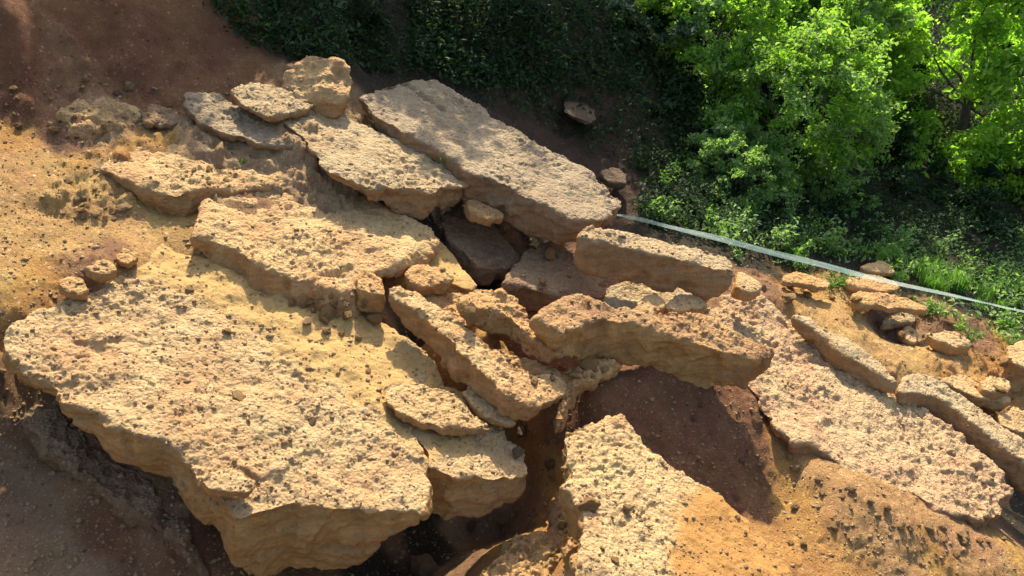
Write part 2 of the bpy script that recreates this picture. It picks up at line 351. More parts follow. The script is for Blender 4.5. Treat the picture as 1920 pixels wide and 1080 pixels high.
# (px, py, height above the bedding plane, soil colour, roughness)
CT = [
 # upper-left bank
 (0,0,.75,B_,.5),(200,0,.70,B_,.5),(420,0,.75,B_,.5),(620,0,.9,D,.6),(0,100,.40,B_,.4),(200,100,.38,B_,.4),(400,100,.45,B_,.5),(560,90,.45,D,.6),
 (0,180,.20,B_,1),(120,170,.22,C_,1.3),(250,170,.22,B_,1.1),(330,150,.30,B_,.7),(420,150,.35,B_,.5),
 (0,260,.10,O,.6),(120,240,.15,C_,.9),(180,200,.24,T,1.5),(270,210,.18,C_,1),(300,255,.22,O,1.1),(200,285,.19,O,1.1),(240,262,.2,O,1.1),(60,300,.10,Y,.3),(165,300,.14,O,.7),
 # yellow flank
 (0,350,.07,Y,.6),(90,330,.12,Y,.6),(150,360,.10,Y,2.2),(205,385,.09,Y,2.0),(115,335,.12,Y,1.8),(230,400,.06,Y,1.2),(60,430,.02,Y,.4),(150,440,0,Y,.4),(260,440,.02,Y,.2),(330,420,.04,Y,.2),
 (0,500,-.02,Y,.5),(90,520,-.02,O,.5),(180,500,.05,C_,1.2),(240,470,.05,C_,1.),(0,590,-.03,O,.6),(60,575,-.03,O,.5),(120,555,-.03,O,.7),(200,525,-.01,Y,.5),(270,480,.02,Y,.2),
 (-200,300,.2,Y,.5),(-200,600,-.03,O,.5),(-200,100,.5,B_,.4),
 # under the front block and the soil below it
 (150,620,-.25,C_,.5),(350,600,-.25,C_,.5),(550,700,-.3,C_,.5),(700,800,-.35,C_,.5),(400,750,-.35,C_,.5),(-60,640,-.03,C_,.8),(-30,615,-.02,C_,.8),(-150,700,-.10,C_,.8),(-260,760,-.2,C_,.8),  # points left of the border: unseen ridge, raised to shade the soil below
 (10,720,-.42,C_,.5),(60,800,-.50,C_,.6),(160,870,-.48,C_,.9),(230,900,-.46,C_,1.1),(300,960,-.48,C_,1.0),(330,1000,-.50,C_,1.),(0,900,-.62,G,.3),(100,950,-.63,G,.3),(200,1010,-.64,B_,.4),(330,1060,-.66,B_,.5),
 (0,1040,-.66,G,.3),(150,1080,-.68,G,.3),(450,1080,-.62,B_,.6),(560,1080,-.72,B_,.6),(-100,1050,-.66,Y,.3),(0,1200,-.7,Y,.3),(400,1200,-.75,Y,.3),
 # gully in the middle
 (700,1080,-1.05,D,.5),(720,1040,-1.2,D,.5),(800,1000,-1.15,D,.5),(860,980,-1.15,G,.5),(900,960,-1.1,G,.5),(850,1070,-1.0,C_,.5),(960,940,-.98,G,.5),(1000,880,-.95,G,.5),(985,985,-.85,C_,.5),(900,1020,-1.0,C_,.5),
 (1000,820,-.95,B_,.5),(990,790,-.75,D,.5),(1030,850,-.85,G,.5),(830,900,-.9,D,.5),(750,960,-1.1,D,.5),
 (960,1010,-.62,O,.6),(930,1060,-.66,O,.6),(1010,1010,-0.5,O,1.1),(1045,950,-0.55,O,1.),(1080,1010,-0.45,O,1.),(1000,1075,-0.5,O,.8),(1150,1000,0.08,Pp,.9),(1150,1075,0.04,O,.8),(1100,930,-0.4,O,.8),(1050,1200,-.3,O,.6),
 # right foreground soil
 (1300,980,-.05,O,.5),(1350,1040,-.05,O,.5),(1250,940,0.0,Pp,.7),(1400,1000,-0.16,O,.5),(1450,1000,-0.17,O,.4),(1510,985,-0.1,O,.4),(1600,1040,-0.03,O,.6),(1750,1060,0.0,O,.6),(1900,1045,0.0,O,.6),(1500,1080,-0.09,O,.6),
 (1515,925,-0.05,O,.4),(1530,890,0.05,T2,.4),(1600,955,0.1,T2,.5),(1700,1002,0.1,T2,.5),(1490,862,-0.02,O,.4),(1850,1020,0.05,T2,0.6),(1790,1010,0.09,T2,0.7),(1650,980,0.1,T2,0.7),(1560,925,0.07,T2,0.7),(1900,1200,-.15,O,.6),(1500,1200,-.15,O,.6),(1600,990,0.05,T2,.6),(1700,1040,0.03,T2,0.6),(1520,1030,-0.09,O,.7),
 # dark hollow under the perched slab
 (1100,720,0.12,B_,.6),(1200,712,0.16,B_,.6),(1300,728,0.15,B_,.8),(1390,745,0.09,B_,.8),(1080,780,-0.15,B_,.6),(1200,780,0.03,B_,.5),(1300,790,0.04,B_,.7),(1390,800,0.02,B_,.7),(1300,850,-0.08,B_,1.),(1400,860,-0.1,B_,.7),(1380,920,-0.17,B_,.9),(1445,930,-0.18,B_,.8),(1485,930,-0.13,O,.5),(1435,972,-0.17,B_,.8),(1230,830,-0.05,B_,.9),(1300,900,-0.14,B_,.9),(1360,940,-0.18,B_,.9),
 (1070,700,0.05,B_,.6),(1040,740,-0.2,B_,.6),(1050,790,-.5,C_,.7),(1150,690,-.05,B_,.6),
 # under slabs
 (400,300,.20,T,1.7),(500,330,.20,T,1.7),(300,235,.20,T,1.5),(360,245,.26,T,1.7),(430,262,.28,T,1.7),(520,285,.30,T,1.7),(600,325,.30,T,1.7),(400,360,.14,T,1.5),(500,345,.17,T,1.7),(640,352,.24,T,1.5),(180,295,.17,T,1.7),(205,335,.15,Y,.8),(230,250,.2,T,1.7),(500,222,.38,T,1.5),(520,212,.38,T,1.5),(640,205,.42,T,1.5),(600,205,.42,T,1.5),(560,420,.12,C_,.5),(620,480,0,C_,.5),(700,300,.25,C_,.5),(480,230,.30,C_,.5),(480,380,.14,C_,.5),(300,320,.10,C_,.5),(360,395,-.06,C_,.4),
 (560,600,-.12,C_,.8),(650,620,-.12,C_,.8),(740,600,-.10,C_,.8),(760,650,-.3,D,.6),(850,710,-.5,D,.5),(800,680,-.45,D,.5),(900,720,-.3,C_,.5),(900,640,-.02,O,.8),
 (820,600,-.02,O,.8),(880,560,.0,O,.8),(940,620,.05,O,1.2),(1000,650,.05,O,1.2),(990,700,.03,O,1.2),(1060,690,.05,O,1.2),(780,550,-.05,O,.8),(860,520,-.1,C_,.6),
 (820,430,-.45,D,.5),(850,500,-.42,D,.5),(900,540,-.3,D,.5),(960,450,-.2,C_,.5),(1000,530,-.2,C_,.5),(1040,590,-.1,C_,.5),(1060,500,-.15,C_,.5),(1120,500,-.0,C_,.5),(1150,560,.05,C_,.5),(1250,560,.10,C_,.5),(1350,570,.10,C_,.5),(900,420,-.25,D,.5),(1000,430,-.1,D,.5),
 (1200,625,.24,C_,.5),(1340,640,.2,C_,.5),(1500,700,-.2,C_,.5),(1650,820,-.2,C_,.5),(1800,930,-.25,C_,.5),(1550,800,-.2,C_,.5),
 # behind the upper slabs; K points put the bank's shade into the soil colour
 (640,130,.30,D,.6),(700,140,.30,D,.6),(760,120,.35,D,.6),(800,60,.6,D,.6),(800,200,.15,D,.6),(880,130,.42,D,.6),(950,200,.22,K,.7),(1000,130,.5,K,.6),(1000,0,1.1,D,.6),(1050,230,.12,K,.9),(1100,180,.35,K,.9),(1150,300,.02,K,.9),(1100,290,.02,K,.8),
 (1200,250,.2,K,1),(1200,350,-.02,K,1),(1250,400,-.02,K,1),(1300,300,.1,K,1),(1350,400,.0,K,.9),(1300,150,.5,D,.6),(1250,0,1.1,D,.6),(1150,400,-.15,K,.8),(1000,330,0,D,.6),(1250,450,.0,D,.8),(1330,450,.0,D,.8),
 # right, upper: rubble and path edge
 (1420,500,.05,D,.8),(1400,540,.12,C_,.8),(1450,540,.16,C_,1.),(1480,555,.14,O,.8),(1540,555,.02,O,.8),(1530,590,.08,Y,.7),(1580,600,.10,Y,.7),(1570,560,.10,Y,.8),(1620,545,.16,C_,1),(1650,590,-.05,G,.9),(1640,620,-.12,G,.9),(1700,630,-.10,G,.9),(1720,600,.0,C_,1),(1600,640,.08,Y,.6),(1680,680,.05,Y,.7),(1760,660,.08,Y,1),(1770,600,.14,C_,1),(1850,690,.05,O,1.),(1920,660,.08,O,1.),(1820,630,.12,C_,1),
 (1620,660,.02,Y,.6),(1720,710,.02,Y,.7),(1800,740,-.02,O,1.),(1880,770,-.05,O,.9),(1700,760,-.15,C_,.5),(1900,900,-.35,D,.5),(1905,960,-.38,D,.5),(1850,860,-.25,C_,.5),(1780,790,-.15,C_,.5),(1640,730,-.1,C_,.5),
 (1500,480,.08,D,1),(1600,500,.12,D,1),(1700,520,.12,D,1),(1800,560,.12,D,1),(1900,600,.12,D,1),(1400,440,.02,D,1),(1600,430,.0,D,1),(1800,480,.0,D,1),(1500,380,.0,D,1),(1920,520,.0,D,1),(1700,380,.0,D,1),(2100,620,.1,O,1),(2100,800,0,O,1),(2100,480,0,D,1),(2450,600,0,D,1),(2450,400,0,D,1),(2500,760,.1,O,1),
]
WC = [(-14,8,1.2),(-12,14,2.),(-6,13,1.9),(-9,3,.3),(-7,0,-.4),(0,.5,-1),(7,1,-.4),(14,6,0),(14,14,.3),(6,15,1.0),(9,18,1.2),(0,15,2.2),(0,24,3.5),(-14,24,3),(14,26,3),(22,12,.4),(30,30,4),(-30,20,3),(-24,0,1),(24,0,0),(0,45,4),(-35,50,4),(35,50,5)]
WCc = [B_,D,D,Y,Y,O,O,O,D,D,D,D,D,D,D,D,D,D,O,O,D,D,D]
cx = np.array([(a[0], a[1], a[2]) for a in CT], float); cw = on_plane(cx[:, 0], cx[:, 1], cx[:, 2])
KX = np.vstack([cw[:, :2], np.array([(a[0], a[1]) for a in WC])]); KH = np.concatenate([cx[:, 2], [a[2] for a in WC]])
KC = np.array([a[3] for a in CT] + WCc); KR = np.array([a[4] for a in CT] + [.6] * len(WC))
def phi(r2): return np.sqrt(r2 + .10 ** 2)
_D = phi(((KX[:, None] - KX[None]) ** 2).sum(-1)); _n = len(KX)
_M = np.zeros((_n + 1, _n + 1)); _M[:_n, :_n] = _D - np.eye(_n) * .02; _M[_n, :_n] = 1; _M[:_n, _n] = 1
_W = np.linalg.solve(_M, np.append(KH, 0))
def ground_fields(XY):
    H = np.empty(len(XY)); Cc = np.empty((len(XY), 3)); Rr = np.empty(len(XY))
    for s in range(0, len(XY), 40000):
        q = XY[s:s + 40000]; r2 = ((q[:, None, :] - KX[None]) ** 2).sum(-1)
        H[s:s + 40000] = phi(r2) @ _W[:_n] + _W[_n]
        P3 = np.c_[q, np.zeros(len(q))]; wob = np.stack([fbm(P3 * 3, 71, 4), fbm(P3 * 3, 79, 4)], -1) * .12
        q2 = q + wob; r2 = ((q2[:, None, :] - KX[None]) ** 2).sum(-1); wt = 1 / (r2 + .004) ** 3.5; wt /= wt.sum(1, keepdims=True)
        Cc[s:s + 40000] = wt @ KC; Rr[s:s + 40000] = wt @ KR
    return H, Cc, Rr
def build_ground():
    nr, nc = 760, 900
    yy = 1.6 * (60 / 1.6) ** (np.linspace(0, 1, nr) ** 1.25)
    yy = np.concatenate([np.linspace(.3, 2.0, 30, endpoint=False), 2.0 * (13 / 2.0) ** np.linspace(0, 1, nr - 90, endpoint=False), 13 * (70 / 13) ** np.linspace(0, 1, 60)])
    s = np.linspace(-1, 1, nc); uu = .70 * s + 1.6 * np.sign(s) * np.clip(np.abs(s) - .9, 0, 1) / .1 * np.abs(s)
    U, YY = np.meshgrid(uu, yy); X = U * (YY + .8)
    XY = np.stack([X.ravel(), YY.ravel()], -1)
    H, Cc, Rr = ground_fields(XY)
    P = np.c_[XY, Z0 + H + PA * XY[:, 0] + PB * XY[:, 1]]
    Nn = NREF
    P3 = P.copy()
    d = .05 * fbm(P3 * 2.2, 5, 3) * np.clip(Rr, .4, 1) + .03 * fbm(P3 * 6, 6, 3) * Rr
    d += (pebbles(P3, .13, 8, .25) * .035 + pebbles(P3, .06, 9, .4) * .016 + pebbles(P3, .028, 10, .4) * .006) * Rr ** 1.3
    d += -np.abs(fbm(P3 * 11, 13, 4)) * .035 * Rr
    P += Nn * d[:, None]
    nR, nC = U.shape; i = np.arange(nR * nC).reshape(nR, nC)
    Fc = np.stack([i[:-1, :-1], i[:-1, 1:], i[1:, 1:], i[1:, :-1]], -1).reshape(-1, 4)
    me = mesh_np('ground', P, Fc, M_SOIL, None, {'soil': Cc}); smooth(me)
    o = obj('ground', me); tag(o, kind='structure'); return o
ground = build_ground()

# ================================================================== ROCKS
rock([(2,645,60),(20,610,20),(60,590,20),(180,548,20),(240,505,20),(345,425,30),(430,450,30),(560,540,30),(700,590,30),(800,660,60),(838,705,80),(800,760,90),(770,800,100),(799,850,105),(801,900,80),(800,954,25),(790,960,42),(755,958,66),(700,951,108),(640,950,122),(590,943,136),(545,944,150),(500,956,140),(460,965,124),(438,965,108),(412,936,82),(378,905,70),(350,868,85),(312,826,85),(255,814,75),(182,775,60),(120,757,30),(102,722,35),(60,700,30),(28,680,30)],
     0.0, 'huge pale conglomerate block with sand strewn top filling the lower left', bulge=.045, round_=22, mat=M_PALE, vox=.9, lump=1.5,
     edge=.55, sand=[(210,510),(330,400),(470,440),(560,520),(700,580),(880,700),(880,830),(800,860),(740,800),(650,750),(560,690),(470,630),(390,580),(300,540)], pebsize=.036, peb=.9)
rock([(730,735,60),(790,700,60),(850,735,60),(905,770,60),(950,815,60),(978,850,50),(988,885,35),(965,892,52),(910,893,66),(850,885,78),(803,872,92),(802,850,100),(765,800,100)],
     -.02, 'rounded end of the front ledge with a shaded flank, beyond the vertical crack', mat=M_PALE, sand=[(720,720),(860,720),(900,790),(870,870),(800,860)], peb=.8)
rock([(-80,650,60),(0,662,60),(30,705,60),(100,765,60),(180,835,60),(250,875,60),(320,945,60),(355,1000,50),(330,1010,20),(270,970,25),(200,915,30),(110,850,30),(50,800,30),(0,760,30),(-80,740,30)],
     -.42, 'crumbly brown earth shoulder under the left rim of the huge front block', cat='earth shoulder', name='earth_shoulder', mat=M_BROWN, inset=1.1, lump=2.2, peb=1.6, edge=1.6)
rock([(376,892,20),(415,882,18),(450,884,18),(480,906,14),(462,918,16),(430,920,14),(395,912,16)], .07, 'flat flake resting on the lower lip of the huge front block', cat='rock flake', name='rock_flake', mat=M_PALE, edge=.5, round_=3)
rock([(717,722,12),(735,715,12),(775,721,12),(833,734,12),(872,764,12),(911,793,14),(912,803,12),(877,800,14),(833,799,12),(790,786,18),(750,768,16),(724,748,10)],
     .08, 'thin loose plate lying flat near the crack of the front ledge', cat='rock plate', name='rock_plate', mat=M_RED, round_=3, edge=.6)
# middle slabs
rock([(402,368,20),(376,398,24),(362,438,24),(398,452,55),(441,466,72),(492,492,78),(547,520,80),(600,532,84),(655,548,78),(668,522,40),(698,504,14),(746,487,28),(775,475,28),(815,453,22),(818,440,22),(785,418,22),(735,392,22),(680,367,22),(620,350,20),(560,346,20),(480,356,20)],
     .17, 'broad pinkish slab in the middle with a crumbling lower left side', mat=M_RED, lump=1.5, inset=1.02, down=(-.05, .05, 1),
     cracks=[([(600,515),(668,500),(700,470)],.03,.05)])
rock([(668,516,55),(690,505,50),(712,520,50),(724,540,36),(722,552,28),(695,548,32),(670,540,40)], .22, 'small dark red block wedged at the right foot of the broad pinkish slab', cat='rock block', name='rock_block', mat=M_ORANGE, edge=.5)
rock([(190,300,12),(215,328,18),(255,345,28),(300,360,45),(340,362,50),(378,352,40),(405,350,16),(450,352,14),(520,348,12),(596,338,12),(604,318,12),(575,290,12),(520,276,12),(450,272,12),(380,250,12),(330,240,12),(250,260,12)],
     .20, 'low reddish slab with a rounded overhanging nose left of the middle', mat=M_RED, lump=1.4, vox=1.1, inset=1.0)
rock([(339,172,10),(401,175,10),(474,213,10),(518,237,10),(566,262,10),(571,276,16),(545,274,16),(500,268,16),(474,263,16),(420,240,18),(375,224,16),(350,200,12)],
     .36, 'narrow greenish grey slab in half shade at the upper left', mat=M_SLATE, edge=.7)
rock([(434,170,12),(460,156,12),(481,151,12),(533,168,12),(586,197,12),(560,208,14),(503,218,12),(467,204,12)], .50, 'small pale slab below the reddish boulder', mat=M_GREY, edge=.6)
rock([(529,140,30),(558,117,30),(598,106,30),(642,120,30),(664,150,35),(655,172,36),(627,190,30),(569,186,24),(540,165,30)], .62, 'rounded reddish boulder shaded by the dark bush', cat='boulder', name='boulder', mat=M_RED, round_=12, tilt=(.05, .55), lump=2.5)
rock([(530,226,16),(560,211,14),(600,207,14),(640,216,14),(690,236,14),(760,270,14),(820,300,20),(868,316,30),(885,330,40),(874,345,48),(826,350,46),(790,358,56),(760,348,60),(731,350,36),(695,352,20),(650,338,14),(606,318,12),(590,290,12),(573,262,12)],
     .42, 'grey tan slab with a pitted top and orange end face below the highest slab', mat=M_GREY, peb=1.2, pebsize=.045)
rock([(676,184,34),(700,168,30),(735,155,30),(775,148,30),(804,150,30),(863,175,30),(917,208,30),(927,222,30),(979,248,30),(1030,281,30),(1052,288,30),(1111,328,30),(1172,378,42),(1166,388,42),(1127,412,30),(1078,410,58),(1015,380,64),(987,368,66),(950,345,66),(885,322,66),(826,284,34),(739,234,40),(694,210,30)],
     .52, 'highest slab, long and grey topped, running down to the barrier tape', mat=M_SLATE, lump=1.2, peb=1.25, pebsize=.045, cracks=[([(772,158),(800,182),(830,206)],.03,.07)])
rock([(873,372,24),(895,374,24),(914,384,20),(946,398,16),(943,408,14),(912,410,16),(888,396,20)], .30, 'lump of rock hanging under the highest slab', cat='rock', name='rock_lump', mat=M_ORANGE, edge=.5, round_=4)
# hollow behind
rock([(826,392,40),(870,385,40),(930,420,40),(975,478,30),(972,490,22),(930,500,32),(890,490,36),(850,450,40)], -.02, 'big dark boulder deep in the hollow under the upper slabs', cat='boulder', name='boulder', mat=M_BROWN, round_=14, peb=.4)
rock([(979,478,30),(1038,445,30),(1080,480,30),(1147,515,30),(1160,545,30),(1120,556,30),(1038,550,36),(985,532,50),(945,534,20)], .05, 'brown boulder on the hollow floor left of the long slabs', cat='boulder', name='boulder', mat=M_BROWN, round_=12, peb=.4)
rock([(800,462,20),(822,452,20),(856,488,25),(893,534,30),(870,545,25),(820,520,20),(780,500,20)], .02, 'smooth pale greenish slab sloping into the dark hollow', mat=M_PALE, sand=[(780,440),(900,440),(910,560),(780,560)], peb=.5)
rock([(757,508,18),(775,499,18),(810,500,18),(835,504,18),(851,518,20),(841,530,24),(790,532,24),(765,524,22)], .16, 'small bright block topped with yellow crust in the middle', cat='rock block', name='rock_block', mat=M_ORANGE, edge=.5)
rock([(780,550,20),(830,548,25),(870,555,30),(900,590,30),(880,610,30),(830,590,20)], .06, 'broken ochre step below the small bright block', mat=M_ORANGE, peb=1., lump=1.3)
rock([(1140,538,30),(1200,530,30),(1290,542,24),(1328,556,24),(1312,575,24),(1240,590,24),(1180,590,24),(1130,570,24)], .22, 'pale slab lying under the long right hand block', mat=M_GREY, peb=.6)
rock([(1190,566,22),(1215,553,20),(1238,552,22),(1250,566,24),(1240,578,20),(1205,580,20)], .42, 'small upright stone on top of the perched slab back edge', cat='stone', name='stone', mat=M_RED, edge=.4, round_=3)
rock([(1250,572,20),(1262,556,20),(1300,552,20),(1326,562,22),(1316,578,20),(1270,580,20)], .40, 'squat light stone right of the small upright stone', cat='stone', name='stone', mat=M_PALE, edge=.4, round_=3)
rock([(1081,442,52),(1090,430,40),(1102,426,40),(1147,431,40),(1220,445,40),(1264,454,40),(1320,467,40),(1359,476,40),(1382,494,42),(1380,506,40),(1345,502,58),(1293,489,50),(1220,474,55),(1147,456,62),(1100,446,56)],
     .66, 'long rectangular block with a bright crusty top beside the highest slab', mat=M_GREY, edge=.8)
rock([(1384,508,35),(1402,514,28),(1431,534,14),(1424,545,14),(1400,545,18),(1382,535,24)], .45, 'smooth pale end stone leaning on the long rectangular block', cat='stone', name='stone', mat=M_PALE, edge=.4, peb=.4)
# long tongue and broken pieces
rock([(724,548,18),(750,534,20),(790,552,20),(841,588,20),(892,625,20),(936,657,20),(968,690,20),(1010,700,20),(1050,702,24),(1066,714,24),(1055,738,22),(1040,752,16),(1000,758,32),(957,748,34),(917,708,44),(880,672,50),(852,638,56),(812,610,46),(790,588,44),(765,572,34),(740,562,26)],
     .28, 'long narrow slab tilting down beside the black crevice', mat=M_RED, cracks=[([(781,600),(800,575)],.03,.05)])
rock([(866,732,16),(880,718,16),(900,718,18),(925,738,20),(950,768,20),(970,790,12),(960,796,8),(930,788,12),(895,768,16)], .10, 'pale split stone jammed under the end of the long narrow slab', cat='stone', name='stone', mat=M_PALE, edge=.5, peb=.5, round_=3)
rock([(955,750,26),(966,746,26),(978,768,16),(972,780,10),(960,772,16)], .12, 'tiny wedge stone next to the pale split stone', cat='stone', name='stone', mat=M_PALE, edge=.2, peb=.4, round_=2)
rock([(862,566,20),(892,543,20),(937,545,20),(955,560,20),(994,589,20),(1030,626,20),(1056,656,24),(1050,664,18),(1025,650,30),(998,632,32),(965,604,34),(935,586,30),(905,582,26),(880,585,20)],
     .36, 'crumbling orange slab broken off behind the long narrow slab', mat=M_ORANGE, lump=1.6)
rock([(1003,592,60),(1038,564,40),(1075,556,40),(1103,558,40),(1135,574,40),(1184,582,40),(1257,587,40),(1310,592,40),(1348,604,40),(1384,630,40),(1424,650,44),(1448,664,40),(1444,674,42),(1400,668,58),(1350,652,72),(1308,640,74),(1260,626,72),(1184,606,76),(1127,600,74),(1092,618,52),(1060,624,40),(1030,618,40)],
     .52, 'perched orange brown slab overhanging the dark hollow', mat=M_CRUST, lump=1.7, peb=.8)
# right foreground
rock([(1046,915,30),(1060,945,30),(1092,1000,20),(1100,1100,20),(900,1110,20),(912,1074,40),(930,1050,40),(965,1008,44),(1000,1000,44),(1030,994,40),(1038,950,40)],
     -.36, 'crumbly orange earth ridge between the black gully and the pointed slab', cat='earth ridge', name='earth_ridge', mat=M_ORANGE, lump=2.2, peb=1.6, edge=1.6, inset=1.1)
rock([(1058,828,30),(1070,810,30),(1085,799,30),(1111,792,30),(1135,780,30),(1158,779,30),(1180,793,30),(1213,832,40),(1255,868,40),(1300,905,40),(1342,922,40),(1388,960,40),(1424,994,30),(1480,1060,20),(1500,1130,20),(1350,1180,20),(1150,1180,30),(1080,1080,20),(1090,1010,30),(1100,960,60),(1078,930,66),(1056,912,40),(1072,888,30),(1060,856,34)],
     .20, 'pale pointed slab sunk in orange soil at the bottom', mat=M_BURIED, pebsize=.04,
     sand=[(1250,960),(1330,895),(1520,1010),(1520,1200),(1280,1200),(1250,1060)])
rock([(1304,592,20),(1366,559,20),(1395,545,20),(1428,549,20),(1453,573,20),(1490,603,20),(1530,633,20),(1596,678,20),(1620,706,20),(1680,735,20),(1745,772,20),(1822,834,22),(1858,852,30),(1886,894,50),(1892,925,60),(1880,955,44),(1840,968,38),(1789,960,34),(1740,940,40),(1680,920,45),(1632,895,42),(1577,868,42),(1525,830,40),(1468,820,20),(1453,800,20),(1420,741,20),(1380,690,20),(1320,640,20)],
     .11, 'great pebbly slab sloping down the right side', mat=M_PEBBLY, lump=1.3, pebsize=.058, peb=1.7, edge=1.7)
rock([(1486,592,16),(1512,592,10),(1548,614,10),(1614,650,10),(1658,687,10),(1681,714,14),(1674,718,16),(1640,696,30),(1590,664,32),(1530,618,28)], .27, 'thin rail of rock standing along the upper edge of the pebbly slab', mat=M_GREY, edge=.5, peb=.6)
rock([(1684,735,20),(1700,700,14),(1720,697,14),(1765,715,14),(1815,748,14),(1875,790,14),(1960,845,20),(1955,890,50),(1915,862,46),(1860,820,42),(1810,782,42),(1760,745,40),(1725,738,34)], .22, 'grey edged slab cut by the right border', mat=M_GREY, edge=.6, peb=.8)
# upper right rubble
rock([(1600,556,16),(1612,546,12),(1658,549,12),(1709,562,12),(1740,576,12),(1735,584,8),(1700,578,12),(1650,570,14),(1605,566,14)], .22, 'thin yellow ledge roofing the shaded scoop at the upper right', cat='rock ledge', name='rock_ledge', mat=M_ORANGE, edge=.4, round_=3, peb=.6)
rock([(1464,520,14),(1483,508,12),(1534,518,12),(1562,530,12),(1550,540,10),(1500,530,12),(1470,528,12)], .22, 'small ledge above the little sandy scoop under the tape', cat='rock ledge', name='rock_ledge', mat=M_ORANGE, edge=.4, round_=3, peb=.6)
rock([(1585,524,10),(1620,512,10),(1680,528,10),(1690,542,10),(1650,544,10),(1600,536,10)], .20, 'flat brown stone just under the barrier tape', cat='stone', name='stone', mat=M_ORANGE, edge=.4, round_=3, peb=.6)
rock([(1612,498,12),(1650,488,12),(1682,500,12),(1676,510,10),(1630,508,10)], .22, 'reddish stone among the weeds behind the tape', cat='stone', name='stone', mat=M_RED, edge=.4, round_=3)
rock([(1652,600,18),(1672,586,18),(1705,584,18),(1722,594,18),(1716,604,14),(1690,602,14),(1665,606,14)], .03, 'grey stone inside the shaded scoop', cat='stone', name='stone', mat=M_GREY, edge=.4, peb=.5, round_=4)
rock([(1690,622,16),(1705,608,16),(1722,628,16),(1716,642,8),(1700,632,12)], .04, 'angular chip leaning in the shaded scoop', cat='stone', name='stone', mat=M_PALE, edge=.3, peb=.5, round_=2)
rock([(1738,622,16),(1775,620,16),(1815,634,18),(1822,650,16),(1790,646,16),(1755,636,16)], .18, 'tan slab fragment right of the shaded scoop', cat='stone', name='stone', mat=M_PALE, edge=.4, round_=3)
rock([(1890,650,30),(1925,640,30),(1970,650,30),(1970,680,40),(1925,690,50),(1900,680,40)], .26, 'red sided boulder cut by the right border', cat='boulder', name='boulder', mat=M_RED, edge=.5)
rock([(1760,706,20),(1800,700,16),(1850,716,16),(1900,748,18),(1890,756,18),(1840,742,22),(1790,724,22)], .14, 'low worn slab between sandy soil and the grey edged slab', mat=M_RED, edge=.6, round_=4)
rock([(1872,775,24),(1895,764,20),(1950,780,20),(1950,810,20),(1910,806,20),(1880,795,20)], .08, 'pinkish stone resting behind the grey edged slab', cat='stone', name='stone', mat=M_RED, edge=.5, round_=4)
rock([(1835,716,18),(1860,706,18),(1890,712,18),(1896,728,18),(1870,736,16),(1845,730,16)], .20, 'knobbly reddish stone near the right border', cat='stone', name='stone', mat=M_RED, edge=.5, round_=4)
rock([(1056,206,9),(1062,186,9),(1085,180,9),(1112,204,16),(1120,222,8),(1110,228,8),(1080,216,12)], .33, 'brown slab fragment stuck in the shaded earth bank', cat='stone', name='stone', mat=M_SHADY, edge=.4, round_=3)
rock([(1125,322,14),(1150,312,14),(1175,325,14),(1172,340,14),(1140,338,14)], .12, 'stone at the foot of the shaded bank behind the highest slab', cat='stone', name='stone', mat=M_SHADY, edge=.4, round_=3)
# left bumps
rock([(104,528,22),(125,515,20),(160,520,22),(170,540,18),(150,548,14),(120,545,16)], .10, 'dark red knob at the back edge of the front block', cat='stone', name='stone', mat=M_ORANGE, edge=.6)
rock([(160,500,20),(185,485,20),(215,490,20),(222,508,14),(200,512,16),(175,510,16)], .12, 'cracked reddish lump right of the dark red knob', cat='stone', name='stone', mat=M_ORANGE, edge=.6)
rock([(215,470,20),(230,458,20),(252,466,22),(258,486,16),(238,492,14),(222,486,16)], .11, 'upright reddish lump at the top of the lump row', cat='stone', name='stone', mat=M_ORANGE, edge=.6)

rock([(925,648,14),(960,655,14),(1000,665,14),(1040,684,12),(1075,684,12),(1110,676,12),(1160,684,12),(1135,706,16),(1090,722,20),(1066,748,40),(1050,790,40),(1043,760,30),(1056,722,20),(1010,704,20),(960,690,20)],
     .22, 'crumbly orange ledge linking the long narrow slab to the perched slab', mat=M_ORANGE, lump=2.2, peb=1.6, edge=1.4)
rock([(118,205,16),(150,190,14),(190,182,14),(232,195,14),(250,220,14),(225,238,16),(180,240,20),(140,228,18)], .22, 'rough knobbly outcrop half buried in the upper left earth', cat='outcrop', name='outcrop', mat=M_RED, lump=3., edge=1.8, peb=1.6, inset=1.2)
rock([(255,205,10),(290,190,10),(330,205,10),(345,225,10),(300,235,12),(265,228,12)], .27, 'low brown ledge between the knobbly outcrop and the greenish slab', mat=M_BROWN, lump=1.8, edge=1.2)
# ================================================================== loose stones (angular rubble)
rnd = random.Random(11)
def chunk_mesh(seed, mat, vox=.07):
    rs = np.random.RandomState(seed); bm = bmesh.new()
    for _ in range(17):
        v = rs.randn(3); v /= np.linalg.norm(v); v *= rs.uniform(.75, 1.05); bm.verts.new(v)
    r = bmesh.ops.convex_hull(bm, input=bm.verts[:]); bmesh.ops.delete(bm, geom=[g for g in r['geom_interior'] if isinstance(g, bmesh.types.BMVert)], context='VERTS')
    bmesh.ops.recalc_face_normals(bm, faces=bm.faces[:]); me = bpy.data.meshes.new('c'); bm.to_mesh(me); bm.free()
    me = remesh(me, vox, 2); P = coords(me).astype(float); Nn = normals(me).astype(float)
    P += Nn * (.16 * fbm(P * 1.3, seed, 3) + .07 * fbm(P * 4, seed + 5, 3) + .06 * pebbles(P, .4, seed, .6))[:, None]
    set_co(me, P); smooth(me); me.materials.clear(); me.materials.append(mat)
    add_attrs(me, {'top': np.clip(Nn[:, 2] * .7 + .3, 0, 1), 'sand': np.zeros(len(P))}); me.name = 'stone'; return me
VAR = {k: [chunk_mesh(s * 13 + j * 5 + 1, m) for s in range(5)] for j, (k, m) in enumerate((('p', M_PALE), ('r', M_RED), ('o', M_ORANGE), ('b', M_BROWN)))}
bpy.context.view_layer.update()
DG = bpy.context.evaluated_depsgraph_get()
